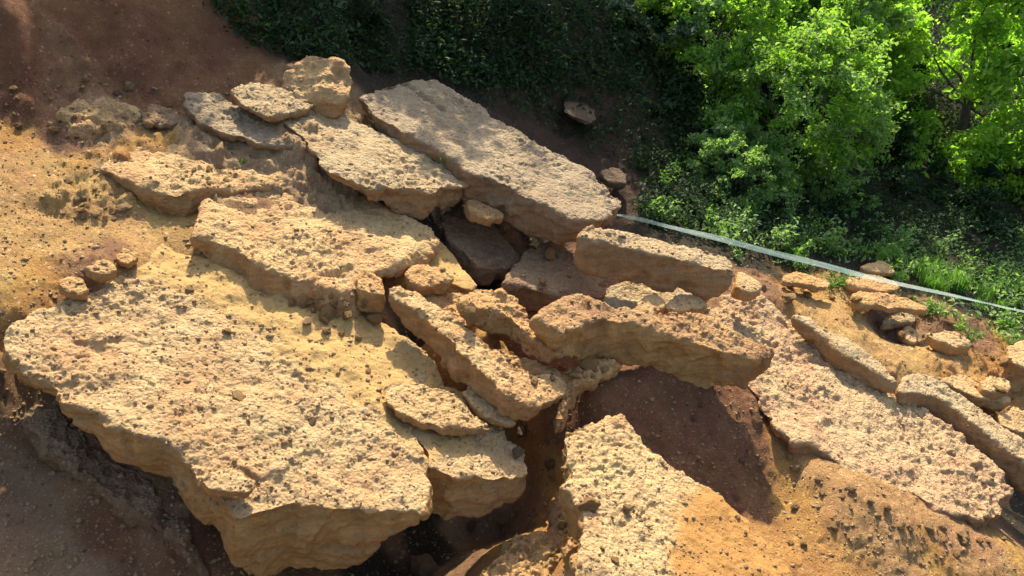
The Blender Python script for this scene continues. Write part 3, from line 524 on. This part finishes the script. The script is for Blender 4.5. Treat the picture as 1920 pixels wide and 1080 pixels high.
def hit(px, py):
    d = Vector(ray(px, py)); ok, loc, nor, i, o, m = SC.ray_cast(DG, Vector((0, 0, 0)), d.normalized(), distance=60)
    return (loc, nor, o) if ok else (None, None, None)
PENDING = []
def stone(px, py, wpx, hr=.6, k='r', label='loose stone', group=None, cat='stone', sink=.25):
    loc, nor, o = hit(px, py)
    if loc is None: return
    s = wpx / F * loc.length / 2
    PENDING.append((loc, nor, s, hr, k, label, group, cat, sink))
def flush():
    for loc, nor, s, hr, k, label, group, cat, sink in PENDING:
        o = obj('loose_stone', rnd.choice(VAR[k])); tag(o, label, cat, group)
        o.scale = (s * rnd.uniform(.9, 1.2), s * rnd.uniform(.7, 1.), s * hr * rnd.uniform(.8, 1.2))
        n = (nor + Vector((0, 0, .8))).normalized(); q = n.to_track_quat('Z', 'Y')
        o.rotation_mode = 'QUATERNION'; o.rotation_quaternion = q @ Matrix.Rotation(rnd.uniform(0, 6.28), 3, 'Z').to_quaternion() @ Matrix.Rotation(rnd.uniform(-.3, .3), 3, 'X').to_quaternion()
        o.location = loc + n * (s * hr * (.7 - sink))
    PENDING.clear()
def in_poly(x, y, poly):
    c = False
    for i in range(len(poly)):
        (x1, y1), (x2, y2) = poly[i], poly[(i + 1) % len(poly)]
        if (y1 > y) != (y2 > y) and x < (x2 - x1) * (y - y1) / (y2 - y1) + x1: c = not c
    return c
def scatter(n, poly, wlo, whi, ks, label, group, hr=.6, cat='stone'):
    x0, x1 = min(p[0] for p in poly), max(p[0] for p in poly); y0, y1 = min(p[1] for p in poly), max(p[1] for p in poly); k = 0
    while k < n:
        x, y = rnd.uniform(x0, x1), rnd.uniform(y0, y1)
        if in_poly(x, y, poly):
            stone(x, y, wlo + (whi - wlo) * rnd.random() ** 2.2, hr, rnd.choice(ks), label, group, cat); k += 1
# named singles
stone(798, 1068, 60, .7, 'b', 'dark rounded stone on the floor of the black gully at the bottom')
stone(884, 992, 30, .7, 'b', 'small dark stone half lit in the gully mouth')
stone(945, 980, 34, .7, 'r', 'grey stone on the gully floor under the rounded ledge end')
stone(615, 588, 46, .6, 'o', 'ochre stone embedded in the crumbling side of the pinkish slab')
stone(652, 598, 30, .7, 'o', 'round ochre cobble right of the embedded ochre stone')
stone(585, 568, 26, .6, 'r', 'reddish chip above the embedded ochre stone')
stone(700, 602, 34, .7, 'r', 'red clod at the right foot of the crumbling side')
stone(575, 606, 26, .6, 'p', 'pale chip at the bottom of the crumbling side')
stone(640, 568, 34, .5, 'r', 'flat stone tucked under the lip of the pinkish slab')
stone(1105, 686, 40, .5, 'o', 'flat ochre stone beneath the left end of the perched slab')
stone(930, 628, 60, .7, 'o', 'crumbly ochre lump between the long narrow slab and the orange slab')
stone(880, 588, 44, .7, 'o', 'ochre clod at the upper end of the orange slab')
stone(585, 792, 20, .7, 'b', 'dark pebble pair on the sandy top of the front block')
stone(690, 697, 16, .6, 'r', 'lone reddish pebble on the smooth yellow face')
stone(425, 622, 22, .6, 'r', 'reddish stone lying high on the front block')
stone(356, 546, 18, .6, 'p', 'pale stone on the yellow sand at the top of the front block')
stone(446, 745, 36, .45, 'r', 'flat reddish stone in the middle of the front block')
stone(1105, 958, 44, .8, 'o', 'upright ochre chip against the left flank of the pointed slab')
stone(1175, 955, 26, .7, 'r', 'dark red stone on the pointed slab')
stone(240, 165, 26, .6, 'r', 'stone at the foot of the brown earth bank')
stone(1475, 560, 34, .6, 'r', 'reddish stone at the tip of the pebbly slab')
stone(1600, 455, 22, .6, 'p', 'whitish stone among the weeds')
flush()
R1P = [(60,640),(300,560),(480,640),(620,730),(760,860),(780,920),(500,930),(400,870),(200,770)]
scatter(30, R1P, 5, 18, 'p', 'small pebble scattered on top of the huge front block', 'pebbles on the front block', .4, 'pebble')
scatter(22, [(530,555),(700,560),(740,620),(690,640),(560,620)], 9, 26, 'ro', 'clod in the crumbling side of the pinkish slab', 'clods under the pinkish slab', .8, 'clod')
scatter(30, [(900,600),(960,640),(1050,680),(1160,680),(1120,720),(1000,720),(930,660)], 8, 28, 'oor', 'orange clod in the rubble below the orange slab', 'rubble clods below the orange slab', .75, 'clod')
scatter(20, [(1450,870),(1600,960),(1900,1010),(1900,1075),(1300,1075)], 6, 20, 'ror', 'small red clod on the orange soil at the bottom right', 'clods on the orange soil', .7, 'clod')
scatter(14, [(930,1000),(1040,930),(1130,990),(1180,1070),(960,1070)], 7, 22, 'rop', 'crumbly clod on the ridge below the pointed slab', 'clods on the lower ridge', .7, 'clod')
scatter(24, [(0,130),(260,140),(300,260),(0,270)], 6, 22, 'rrb', 'brown clod in the shaded earth at the upper left', 'clods on the shaded earth', .7, 'clod')
scatter(24, [(1500,560),(1600,620),(1900,760),(1900,640),(1750,590),(1460,530)], 7, 24, 'ror', 'reddish stone on the sandy slope at the right', 'stones on the right sandy slope', .6, 'stone')
scatter(10, [(1120,760),(1400,760),(1450,900),(1250,800)], 6, 18, 'b', 'dark pebble in the shaded hollow under the perched slab', 'pebbles in the dark hollow', .6, 'pebble')
scatter(10, [(0,720),(300,930),(320,1060),(0,1060)], 5, 16, 'rb', 'small stone on the shaded soil below the front block', 'stones on the shaded soil', .6, 'stone')
scatter(5, [(60,340),(260,400),(200,470),(60,480)], 6, 20, 'po', 'yellowish clod on the smooth flank at the left', 'clods on the yellow flank', .6, 'clod')
flush()

scatter(40, [(1460,830),(1580,905),(1700,975),(1880,1005),(1890,1030),(1700,1012),(1500,905)], 6, 22, 'rop', 'reddish clod along the crumbled lower edge of the great pebbly slab', 'clods along the pebbly slab edge', .75, 'clod')
scatter(14, [(300,300),(560,290),(640,350),(420,372)], 6, 18, 'rop', 'tan crumb in the rough ground between the upper slabs', 'crumbs between the upper slabs', .6, 'crumb')
scatter(12, [(120,330),(220,360),(250,420),(150,400)], 8, 26, 'p', 'yellowish knob in the rough patch of the left flank', 'knobs on the left flank', .5, 'knob')
flush()

scatter(10, [(960,790),(1040,800),(1040,900),(1000,960),(960,960)], 12, 40, 'rb', 'broken chunk wedged in the cleft beside the pointed slab', 'chunks in the cleft', .8, 'chunk')
scatter(10, [(780,420),(900,520),(1050,600),(1130,560),(1050,480),(900,400)], 10, 34, 'rob', 'broken chunk in the hollow between the upper slabs', 'chunks in the upper hollow', .8, 'chunk')
flush()

# fine grit nobody could count
def grit():
    V, Fc = [], []; rs = random.Random(5)
    oct_ = np.array([(1,0,0),(-1,0,0),(0,1,0),(0,-1,0),(0,0,1),(0,0,-1)], float); of = np.array([(0,2,4),(2,1,4),(1,3,4),(3,0,4),(2,0,5),(1,2,5),(3,1,5),(0,3,5)])
    for _ in range(15000):
        x, y = rs.uniform(-20, 1940), rs.uniform(150, 1100)
        if y < 330 + (x - 800) * .25 and x > 650: continue
        loc, nor, o = hit(x, y)
        if loc is None or nor.z < .25 or loc.length > 10: continue
        s = rs.uniform(.0025, .009) * rs.choice((1, 1, 1, 1, 1, 1, 1.5, 2.4)); k = len(V) * 6
        a = oct_ * np.array([s * rs.uniform(.7, 1.5), s * rs.uniform(.7, 1.2), s * .8]) + np.random.RandomState(_).randn(6, 3) * s * .15
        th = rs.uniform(0, 6.28); c, t = math.cos(th), math.sin(th); a = a @ np.array([[c, t, 0], [-t, c, 0], [0, 0, 1]])
        V.append(a + np.array(loc)); Fc.append(of + k)
    me = mesh_np('gravel', np.vstack(V), np.vstack(Fc), M_GREY, {'top': np.random.RandomState(2).rand(len(V) * 6), 'sand': np.zeros(len(V) * 6)})
    tag(obj('gravel', me), 'fine grit strewn over the rocks and soil', 'gravel', kind='stuff')
grit()

# ================================================================== barrier tape
def tape():
    m = MT('barrier_tape_film')
    n = m.noise(3.5, 2, .5); c = m.ramp(n, [(.35, (.42, .60, .58)), (.6, (.66, .80, .76)), (.74, (.72, .62, .56))])
    m.l(c, m.b.inputs['Base Color']); m.b.inputs['Roughness'].default_value = .25; m.b.inputs['Specular IOR Level'].default_value = .5
    tr = m.n('ShaderNodeBsdfTransparent'); tl = m.n('ShaderNodeBsdfTranslucent'); m.l(c, tl.inputs[0])
    m1 = m.n('ShaderNodeMixShader'); m1.inputs[0].default_value = .4; m.l(m.b.outputs[0], m1.inputs[1]); m.l(tl.outputs[0], m1.inputs[2])
    m2 = m.n('ShaderNodeMixShader'); m2.inputs[0].default_value = .66; m.l(m1.outputs[0], m2.inputs[1]); m.l(tr.outputs[0], m2.inputs[2])
    m.l(m2.outputs[0], m.t.nodes['Material Output'].inputs[0])
    ctl = [(1060, 392, 8.3), (1178, 407, 7.75), (1400, 461, 7.3), (1650, 524, 7.2), (1920, 584, 7.3), (2150, 640, 7.6), (2500, 735, 8.2), (2900, 800, 9.2)]
    pts = np.array([ray(a, b) * t for a, b, t in ctl]); n = 240; ts = np.linspace(0, len(pts) - 1, n)
    def cr(t):
        i = min(int(t), len(pts) - 2); f = t - i; p0 = pts[max(i - 1, 0)]; p1 = pts[i]; p2 = pts[i + 1]; p3 = pts[min(i + 2, len(pts) - 1)]
        return .5 * (2 * p1 + (p2 - p0) * f + (2 * p0 - 5 * p1 + 4 * p2 - p3) * f * f + (3 * p1 - p0 - 3 * p2 + p3) * f ** 3)
    V = []; K = 5; W = .048
    for i, t in enumerate(ts):
        c = cr(t); e = cr(min(t + .01, len(pts) - 1)) - cr(max(t - .01, 0)); e /= np.linalg.norm(e)
        up = np.array([0, 0, 1.]) - e * e[2]; up /= np.linalg.norm(up); sd_ = np.cross(e, up)
        tw = .5 + .55 * math.sin(i * .05 + 1.) + .12 * math.sin(i * .27); c = c + np.array([0, 0, .003 * math.sin(i * .23)])
        wv = up * math.cos(tw) + sd_ * math.sin(tw); nn = np.cross(e, wv)
        for s in (1, -1):
            for k in range(K):
                q = k / (K - 1) - .5
                V.append(c + wv * q * W + nn * (.004 * math.cos(q * 9 + i * .3) + s * .0004))
    V = np.array(V); Fc = []
    def id_(i, s, k): return i * 2 * K + (0 if s > 0 else K) + k
    for i in range(n - 1):
        for k in range(K - 1):
            Fc.append((id_(i, 1, k), id_(i + 1, 1, k), id_(i + 1, 1, k + 1), id_(i, 1, k + 1)))
            Fc.append((id_(i, -1, k + 1), id_(i + 1, -1, k + 1), id_(i + 1, -1, k), id_(i, -1, k)))
        for k in (0, K - 1): Fc.append((id_(i, 1, k), id_(i, -1, k), id_(i + 1, -1, k), id_(i + 1, 1, k)))
    me = mesh_np('barrier_tape', V, Fc, m.m); smooth(me)
    tag(obj('barrier_tape', me), 'pale translucent barrier tape stretched in front of the weeds', 'tape')
tape()

# ================================================================== VEGETATION
def leaf_cloud(P, Nrm, size, rs, asp=.5, fold=.25, sizevar=.35):
    """P centres, Nrm preferred normals -> rhombic folded leaves"""
    n = len(P); a = rs.randn(n, 3); nn = Nrm + rs.randn(n, 3) * .55; nn /= np.linalg.norm(nn, axis=1)[:, None]
    t = a - nn * (a * nn).sum(1)[:, None]; t /= np.linalg.norm(t, axis=1)[:, None]; b = np.cross(nn, t)
    s = (size * (1 + sizevar * rs.randn(n)).clip(.4, 1.9))[:, None]
    v0 = P - t * s * .5; v2 = P + t * s * .5 - nn * s * .12; v1 = P + b * s * asp * .5 + nn * s * fold * .4 - t * s * .05; v3 = P - b * s * asp * .5 + nn * s * fold * .4 - t * s * .05
    V = np.stack([v0, v1, v2, v3], 1).reshape(-1, 3); i = np.arange(n)[:, None] * 4
    Fc = np.concatenate([i + np.array([0, 1, 2]), i + np.array([0, 2, 3])], 0); return V, Fc
def tube(bm, pts, r0, r1, seg=6):
    rings = []; n = len(pts)
    for i, p in enumerate(pts):
        p = Vector(p); d = (Vector(pts[min(i + 1, n - 1)]) - Vector(pts[max(i - 1, 0)])).normalized(); q = d.to_track_quat('Z', 'Y'); r = r0 + (r1 - r0) * i / (n - 1)
        rings.append([bm.verts.new(p + q @ Vector((math.cos(2 * math.pi * k / seg) * r, math.sin(2 * math.pi * k / seg) * r, 0))) for k in range(seg)])
    for a, b in zip(rings, rings[1:]):
        for k in range(seg): bm.faces.new((a[k], a[(k + 1) % seg], b[(k + 1) % seg], b[k]))
    bm.faces.new(rings[-1]); bm.faces.new(rings[0][::-1])
def plant(name, label, cat, base, cen, rad, n, size, mats, group=None, seed=1, clumps=60, spread=.16, shell=.62, trunk_r=.05, parts=('trunk', 'crown'), up=.8, asp=.5, elong=1., back=-.15):
    """base: foot of the trunk; cen/rad: crown ellipsoid (world metres)."""
    rs = np.random.RandomState(seed); base = np.array(base, float); cen = np.array(cen, float); rad = np.array(rad, float)
    root = empty(name, base); tag(root, label, cat, group)
    d = rs.randn(clumps, 3); d /= np.linalg.norm(d, axis=1)[:, None]; rr = shell + (1 - shell) * rs.rand(clumps) ** .7
    rr = rr * (1 + .22 * fbm(d * 1.7, seed, 2)); cl = cen + d * rad * rr[:, None]
    cs = rs.uniform(.55, 1.35, clumps) * spread * rad.mean()
    # limbs from trunk to clumps
    bm = bmesh.new(); fork = base + (cen - base) * .55; mid = (base + fork) / 2 + rs.randn(3) * .05
    tube(bm, [base - base, mid - base, fork - base], trunk_r, trunk_r * .7)
    for c in cl[:: max(1, clumps // 12)]:
        m_ = (fork + c) / 2 + rs.randn(3) * .08 * rad.mean(); tube(bm, [fork - base, m_ - base, (c * .8 + cen * .2) - base], trunk_r * .3, trunk_r * .06, 5)
    me = bpy.data.meshes.new(parts[0]); bm.to_mesh(me); bm.free(); me.materials.append(M_BARK); obj(parts[0], me, root)
    # twigs carry leaves: each clump is a bundle of short drooping sprays
    w_ = cs ** 2 / (cs ** 2).sum(); idx = rs.choice(clumps, n, p=w_)
    sp = 9; sd_ = rs.randn(clumps, sp, 3); sd_ /= np.linalg.norm(sd_, axis=2)[..., None]; sd_[..., 2] *= .6; outd = (cl - cen) / rad
    sd_ += outd[:, None, :] * .7; k = rs.randint(0, sp, n); tt = rs.rand(n) ** .75
    P = cl[idx] + sd_[idx, k] * (tt * cs[idx])[:, None] * elong + rs.randn(n, 3) * (cs[idx] * .16)[:, None]; P[:, 2] -= tt ** 2 * cs[idx] * .25
    Nn = outd[idx] * .4 + np.array([0, back, up]) + rs.randn(n, 3) * .25
    V, Fc = leaf_cloud(P - base, Nn, size, rs, asp)
    nf = len(Fc); me = mesh_np(parts[1], V, Fc, mats[0])
    for m in mats[1:]: me.materials.append(m)
    if len(mats) > 1:
        ci = (rs.rand(clumps) < .4).astype(int); f = ci[idx]; f = np.where(rs.rand(n) < .15, 1 - f, f); me.polygons.foreach_set('material_index', np.concatenate([f, f]).astype(np.int32))
    obj(parts[1], me, root); return root
def at(px, py, y):                       # world point on a sight line at distance y ahead
    d = ray(px, py); return d * (y / d[1])
def foot(x, y):
    H = ground_fields(np.array([[x, y]]))[0][0]; return np.array([x, y, Z0 + H + PA * x + PB * y - .05])
def bush(px, py, y, rx, ry, rz, n, size, mats, label, cat='bush', name='bush', **kw):
    c = at(px, py, y); return plant(name, label, cat, foot(c[0], c[1] + .1), c, (rx, ry, rz), n, size, mats, **kw)

# sunlit shrubs on the right
bush(1440, 40, 12.3, 1.4, .9, 1.2, 44000, .078, [L_BRIGHT, L_GREY], 'bright yellow green shrub, sunlit at the top centre right', seed=3, clumps=230, spread=.2, back=.55, up=.4, group='trees and shrubs behind the slope')
bush(1490, 215, 9.6, .95, .7, 1.05, 42000, .048, [L_GREY, L_BRIGHT], 'grey green shrub with tiny glinting leaves hanging over the dark weeds', seed=4, clumps=230, spread=.2, back=.55, up=.4, group='trees and shrubs behind the slope')
bush(1830, 120, 12.0, 1.6, 1.1, 1.95, 42000, .085, [L_BRIGHT], 'vivid green broad leaved tree filling the upper right corner', 'tree', 'broadleaf_tree', seed=5, clumps=230, spread=.2, back=.55, up=.4, trunk_r=.09, group='trees and shrubs behind the slope')
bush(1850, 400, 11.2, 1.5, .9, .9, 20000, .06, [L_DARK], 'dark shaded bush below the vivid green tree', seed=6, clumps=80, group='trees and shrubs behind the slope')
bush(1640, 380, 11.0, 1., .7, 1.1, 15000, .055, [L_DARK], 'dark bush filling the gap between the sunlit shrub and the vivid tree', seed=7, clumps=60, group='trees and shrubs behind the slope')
bush(1340, 60, 10.4, .75, .6, .85, 20000, .06, [L_BRIGHT, L_GREY], 'sunlit light green shrub at the left edge of the bright foliage', seed=21, clumps=110, spread=.24, back=.55, up=.4, group='trees and shrubs behind the slope')
bush(1560, 20, 10.8, .8, .6, .6, 20000, .06, [L_BRIGHT, L_GREY], 'sunlit shrub top between the light green shrub and the vivid tree', seed=22, clumps=110, spread=.24, back=.55, up=.4, group='trees and shrubs behind the slope')
bush(1380, 330, 8.9, .55, .5, .45, 13000, .042, [L_GREY], 'pale drooping shrub low at the left of the hanging grey green one', seed=23, clumps=80, spread=.24, back=.55, up=.4, group='trees and shrubs behind the slope')
bush(1620, 90, 12.6, .8, .7, .9, 15000, .06, [L_BRIGHT, L_DARK], 'half lit shrub squeezed between the two bright ones', seed=14, clumps=80, back=.35, up=.45, group='trees and shrubs behind the slope')
bush(1370, 300, 9.3, .5, .5, .5, 9000, .045, [L_GREY], 'small grey green shrub drooping towards the brown bank', seed=15, clumps=70, back=.3, up=.45, group='trees and shrubs behind the slope')
bush(1560, 400, 9.3, .6, .5, .4, 9000, .045, [L_GREY, L_DARK], 'low speckled shrub under the hanging grey green one', seed=16, clumps=70, back=.3, up=.45, group='trees and shrubs behind the slope')
bush(2200, 330, 11.2, 1.2, .9, 1.3, 16000, .07, [L_MID, L_BRIGHT], 'mid green tree continuing the foliage past the right border', 'tree', 'broadleaf_tree', seed=25, clumps=90, group='trees and shrubs behind the slope')
# dark bushes, middle and left
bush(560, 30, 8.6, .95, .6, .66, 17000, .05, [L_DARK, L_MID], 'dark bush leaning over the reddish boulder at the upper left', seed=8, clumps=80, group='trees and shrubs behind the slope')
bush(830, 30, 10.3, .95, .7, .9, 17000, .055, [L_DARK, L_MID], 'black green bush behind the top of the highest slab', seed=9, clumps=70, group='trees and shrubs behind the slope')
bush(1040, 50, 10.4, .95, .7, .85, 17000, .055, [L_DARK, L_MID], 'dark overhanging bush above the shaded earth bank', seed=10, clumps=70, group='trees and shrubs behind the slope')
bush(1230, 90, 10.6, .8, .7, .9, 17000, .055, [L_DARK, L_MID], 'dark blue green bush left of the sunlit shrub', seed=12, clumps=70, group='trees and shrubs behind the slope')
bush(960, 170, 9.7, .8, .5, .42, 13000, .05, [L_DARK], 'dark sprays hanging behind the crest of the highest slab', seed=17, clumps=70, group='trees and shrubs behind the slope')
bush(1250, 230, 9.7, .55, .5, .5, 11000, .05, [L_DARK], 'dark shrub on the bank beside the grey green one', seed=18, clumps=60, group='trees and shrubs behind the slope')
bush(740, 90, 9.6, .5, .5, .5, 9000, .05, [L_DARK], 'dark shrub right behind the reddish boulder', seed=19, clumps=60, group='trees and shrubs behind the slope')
# tall trees whose crowns stand above the picture and shade the bank
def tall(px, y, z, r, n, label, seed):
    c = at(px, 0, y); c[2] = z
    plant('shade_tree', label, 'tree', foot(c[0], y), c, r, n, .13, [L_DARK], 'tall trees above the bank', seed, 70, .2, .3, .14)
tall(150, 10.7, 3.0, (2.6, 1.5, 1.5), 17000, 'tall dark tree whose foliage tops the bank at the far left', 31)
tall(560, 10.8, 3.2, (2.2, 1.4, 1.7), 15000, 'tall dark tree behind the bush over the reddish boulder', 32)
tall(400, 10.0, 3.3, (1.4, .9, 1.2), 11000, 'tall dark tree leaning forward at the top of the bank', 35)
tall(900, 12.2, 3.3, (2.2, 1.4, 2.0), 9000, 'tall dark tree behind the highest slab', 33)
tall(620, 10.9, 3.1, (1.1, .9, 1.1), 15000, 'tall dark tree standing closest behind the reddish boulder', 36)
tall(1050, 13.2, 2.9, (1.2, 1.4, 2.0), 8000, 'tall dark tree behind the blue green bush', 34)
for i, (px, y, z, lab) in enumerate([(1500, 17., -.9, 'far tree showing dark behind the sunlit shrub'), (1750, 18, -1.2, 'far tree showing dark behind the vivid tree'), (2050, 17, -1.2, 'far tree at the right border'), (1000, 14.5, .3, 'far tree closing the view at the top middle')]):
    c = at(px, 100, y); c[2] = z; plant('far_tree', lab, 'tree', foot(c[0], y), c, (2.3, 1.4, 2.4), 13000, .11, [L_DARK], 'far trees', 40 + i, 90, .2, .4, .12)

# undergrowth: ground cover of weeds, one mass
def undergrowth():
    rs = np.random.RandomState(77); P = []
    polys = [([(1185,420),(1230,350),(1400,380),(1700,380),(1960,440),(2500,560),(2500,700),(1960,600),(1820,560),(1660,500),(1500,480),(1400,480),(1300,450)], 7600, .20),
             ([(1340,180),(1960,250),(2500,330),(2500,580),(1960,460),(1340,380)], 4600, .25), ([(1420,455),(1560,500),(1700,535),(1960,610),(1960,640),(1780,600),(1600,540),(1450,500)], 700, .08),
             ([(380,0),(700,0),(760,150),(480,100)], 1200, .18), ([(760,0),(1350,0),(1350,200),(1150,170),(900,170),(760,130)], 3000, .2),
             ([(1250,-60),(1980,-60),(1980,300),(1250,250)], 7000, .4),([(760,120),(1000,150),(1350,180),(1350,330),(1200,330),(1000,230),(850,170)], 1100, .22),([(1190,260),(1400,260),(1400,440),(1200,400)], 450, .12)]
    for poly, n, hh in polys:
        x0, x1 = min(p[0] for p in poly), max(p[0] for p in poly); y0, y1 = min(p[1] for p in poly), max(p[1] for p in poly); k = 0
        while k < n:
            x, y = rs.uniform(x0, x1), rs.uniform(y0, y1); k += 1
            if not in_poly(x, y, poly): continue
            d = Vector(ray(x, y)).normalized()
            ok, loc, nor, i = GBVH.ray_cast(Vector((0, 0, 0)), d)[0] is not None, *GBVH.ray_cast(Vector((0, 0, 0)), d)[:3]
            if not ok: continue
            m = rs.randint(4, 10); hgt = hh * rs.uniform(.3, 1.2)
            P.append(np.array(loc) + np.c_[rs.randn(m, 2) * .05, rs.rand(m) * hgt])
    P = np.vstack(P); V, Fc = leaf_cloud(P, np.tile([0, -.3, .8], (len(P), 1)), .05, rs, .45)
    me = mesh_np('undergrowth', V, Fc, L_DARK); me.materials.append(L_GREY)
    px, py = project(P); g = (rs.rand(len(P)) < np.clip((py - 380) / 200, 0, .75)).astype(np.int32); me.polygons.foreach_set('material_index', np.concatenate([g, g]))
    tag(obj('undergrowth', me), 'low tangle of weeds covering the shaded ground behind the tape', 'undergrowth', kind='stuff')
from mathutils.bvhtree import BVHTree
GBVH = BVHTree.FromObject(ground, DG)
undergrowth()
def gpos(px, py):
    r = GBVH.ray_cast(Vector((0, 0, 0)), Vector(ray(px, py)).normalized()); return np.array(r[0])
def spos(px, py):
    l, n, o = hit(px, py); return np.array(l)
def tuft(px, py, hgt, n, label, seed, spread=.1, mat=None, pos=None):
    rs = np.random.RandomState(seed); p = gpos(px, py) if pos is None else pos; V = []; Fc = []
    for i in range(n):
        a = rs.uniform(0, 6.28); ln = hgt * rs.uniform(.5, 1.1); lean = rs.uniform(.1, .9); b = np.r_[rs.randn(2) * spread * .4, -.01]; dr = np.array([math.cos(a), math.sin(a), 0]); sd_ = np.array([-dr[1], dr[0], 0]); w_ = .0045 + .003 * rs.rand()
        k = len(V)
        for j in range(4):
            t = j / 3; c = b + dr * ln * lean * t ** 1.7 + np.array([0, 0, ln * (t - .35 * lean * t * t)]); ww = w_ * (1 - t * .9)
            V += [c - sd_ * ww, c + sd_ * ww]
        for j in range(3): Fc.append((k + 2 * j, k + 2 * j + 1, k + 2 * j + 3, k + 2 * j + 2))
    me = mesh_np('grass_tuft', V, Fc, mat or L_GRASS); o = obj('grass_tuft', me, loc=p); tag(o, label, 'grass tuft', 'grass tufts along the tape'); return o
tuft(1790, 540, .30, 160, 'biggest bright grass tuft, lit pale green right of centre behind the tape', 1, .16)
tuft(1672, 495, .28, 90, 'upright grass tuft in the weeds behind the middle of the tape', 2, .12)
tuft(1720, 515, .22, 80, 'grass tuft between the two larger ones', 3, .12)
tuft(1830, 575, .16, 60, 'short grass tuft touching the tape on the right', 4, .12)
tuft(1510, 470, .22, 50, 'thin dark grass tuft near the left part of the tape', 5, .1)
tuft(1610, 480, .20, 60, 'grass tuft beside the whitish stone', 6, .12)
tuft(453, 303, .04, 26, 'tiny green sprig on the low reddish slab', 7, .04, pos=spos(453, 303))
tuft(833, 300, .05, 26, 'tiny green sprig in the gap below the highest slab', 8, .04, pos=spos(833, 300))
def weed(px, py, hgt, label, seed, mat, size=.05, n=60, wdt=.10):
    rs = np.random.RandomState(seed); p = gpos(px, py); root = empty('weed', p); tag(root, label, 'weed', 'weeds along the tape')
    bm = bmesh.new(); P = []
    for s in range(rs.randint(3, 6)):
        tip = np.array([rs.randn() * wdt, rs.randn() * wdt, hgt * rs.uniform(.6, 1.05)]); mid = tip * .5 + rs.randn(3) * .02; tube(bm, [(0, 0, -.02), mid, tip], .004, .0015, 4)
        t = rs.rand(n // 4); P.append((t ** .8)[:, None] * tip + rs.randn(len(t), 3) * size * .6)
    me = bpy.data.meshes.new('stem'); bm.to_mesh(me); bm.free(); me.materials.append(L_GREY); obj('stem', me, root)
    P = np.vstack(P); V, Fc = leaf_cloud(P, np.tile([0, -.2, .8], (len(P), 1)), size, rs, .42); obj('foliage', mesh_np('foliage', V, Fc, mat), root)
WD = [(1390,490,.30,L_GREY,.05,'leafy weed standing where the tape passes the long block'),(1450,470,.36,L_GREY,.045,'tall weed left of the thin dark grass'),(1500,500,.24,L_GRASS,.05,'bright low weed under the tape centre'),(1560,475,.34,L_GREY,.045,'slender tall weed behind the tape centre'),
      (1640,530,.12,L_GRASS,.045,'yellow green creeping weed on the brown stone'),(1690,580,.10,L_GRASS,.04,'small weed growing on the thin yellow ledge'),(1730,590,.12,L_GRASS,.04,'small weed at the right end of the yellow ledge'),(1750,490,.34,L_GREY,.045,'tall flowering stalk in front of the dark bush'),
      (1870,620,.24,L_GRASS,.05,'bushy weed under the tape at the right border'),(1900,580,.22,L_GREY,.05,'grey green weed over the tape at the right border'),(1820,640,.18,L_GRASS,.045,'leafy weed growing from the earth edge at the right'),(1290,430,.3,L_DARK,.045,'dark weed behind the highest slab end'),
      (1220,420,.24,L_DARK,.05,'dark low weed at the left end of the tape'),(1340,450,.30,L_GREY,.045,'weed rising in front of the brown bank'),(1900,650,.22,L_GREY,.045,'weed above the red sided boulder'),(1560,535,.10,L_GRASS,.04,'small weed on the little ledge'),(1480,420,.4,L_GREY,.045,'tallest weed under the grey green shrub'),(1920,470,.35,L_GREY,.06,'broad weed at the right border in the shade')]
for i, (a, b, h_, m, s, lab) in enumerate(WD): weed(a, b, h_, lab, 100 + i, m, s, 110)

wr = random.Random(3)
for i in range(34):
    x = wr.uniform(1200, 1930); y0 = 408 + (x - 1178) * .243; y = y0 + wr.uniform(-70, 8)
    weed(x, y, wr.uniform(.14, .34), 'leafy green weed in the overgrown strip behind the tape', 200 + i, wr.choice([L_GREY, L_GREY, L_GRASS, L_DARK]), wr.uniform(.035, .055), 120)
for i in range(14):
    x = wr.uniform(1560, 1930); y0 = 408 + (x - 1178) * .243
    tuft(x, y0 + wr.uniform(-45, 0), wr.uniform(.12, .24), 60, 'small grass tuft in the overgrown strip behind the tape', 300 + i, .1)
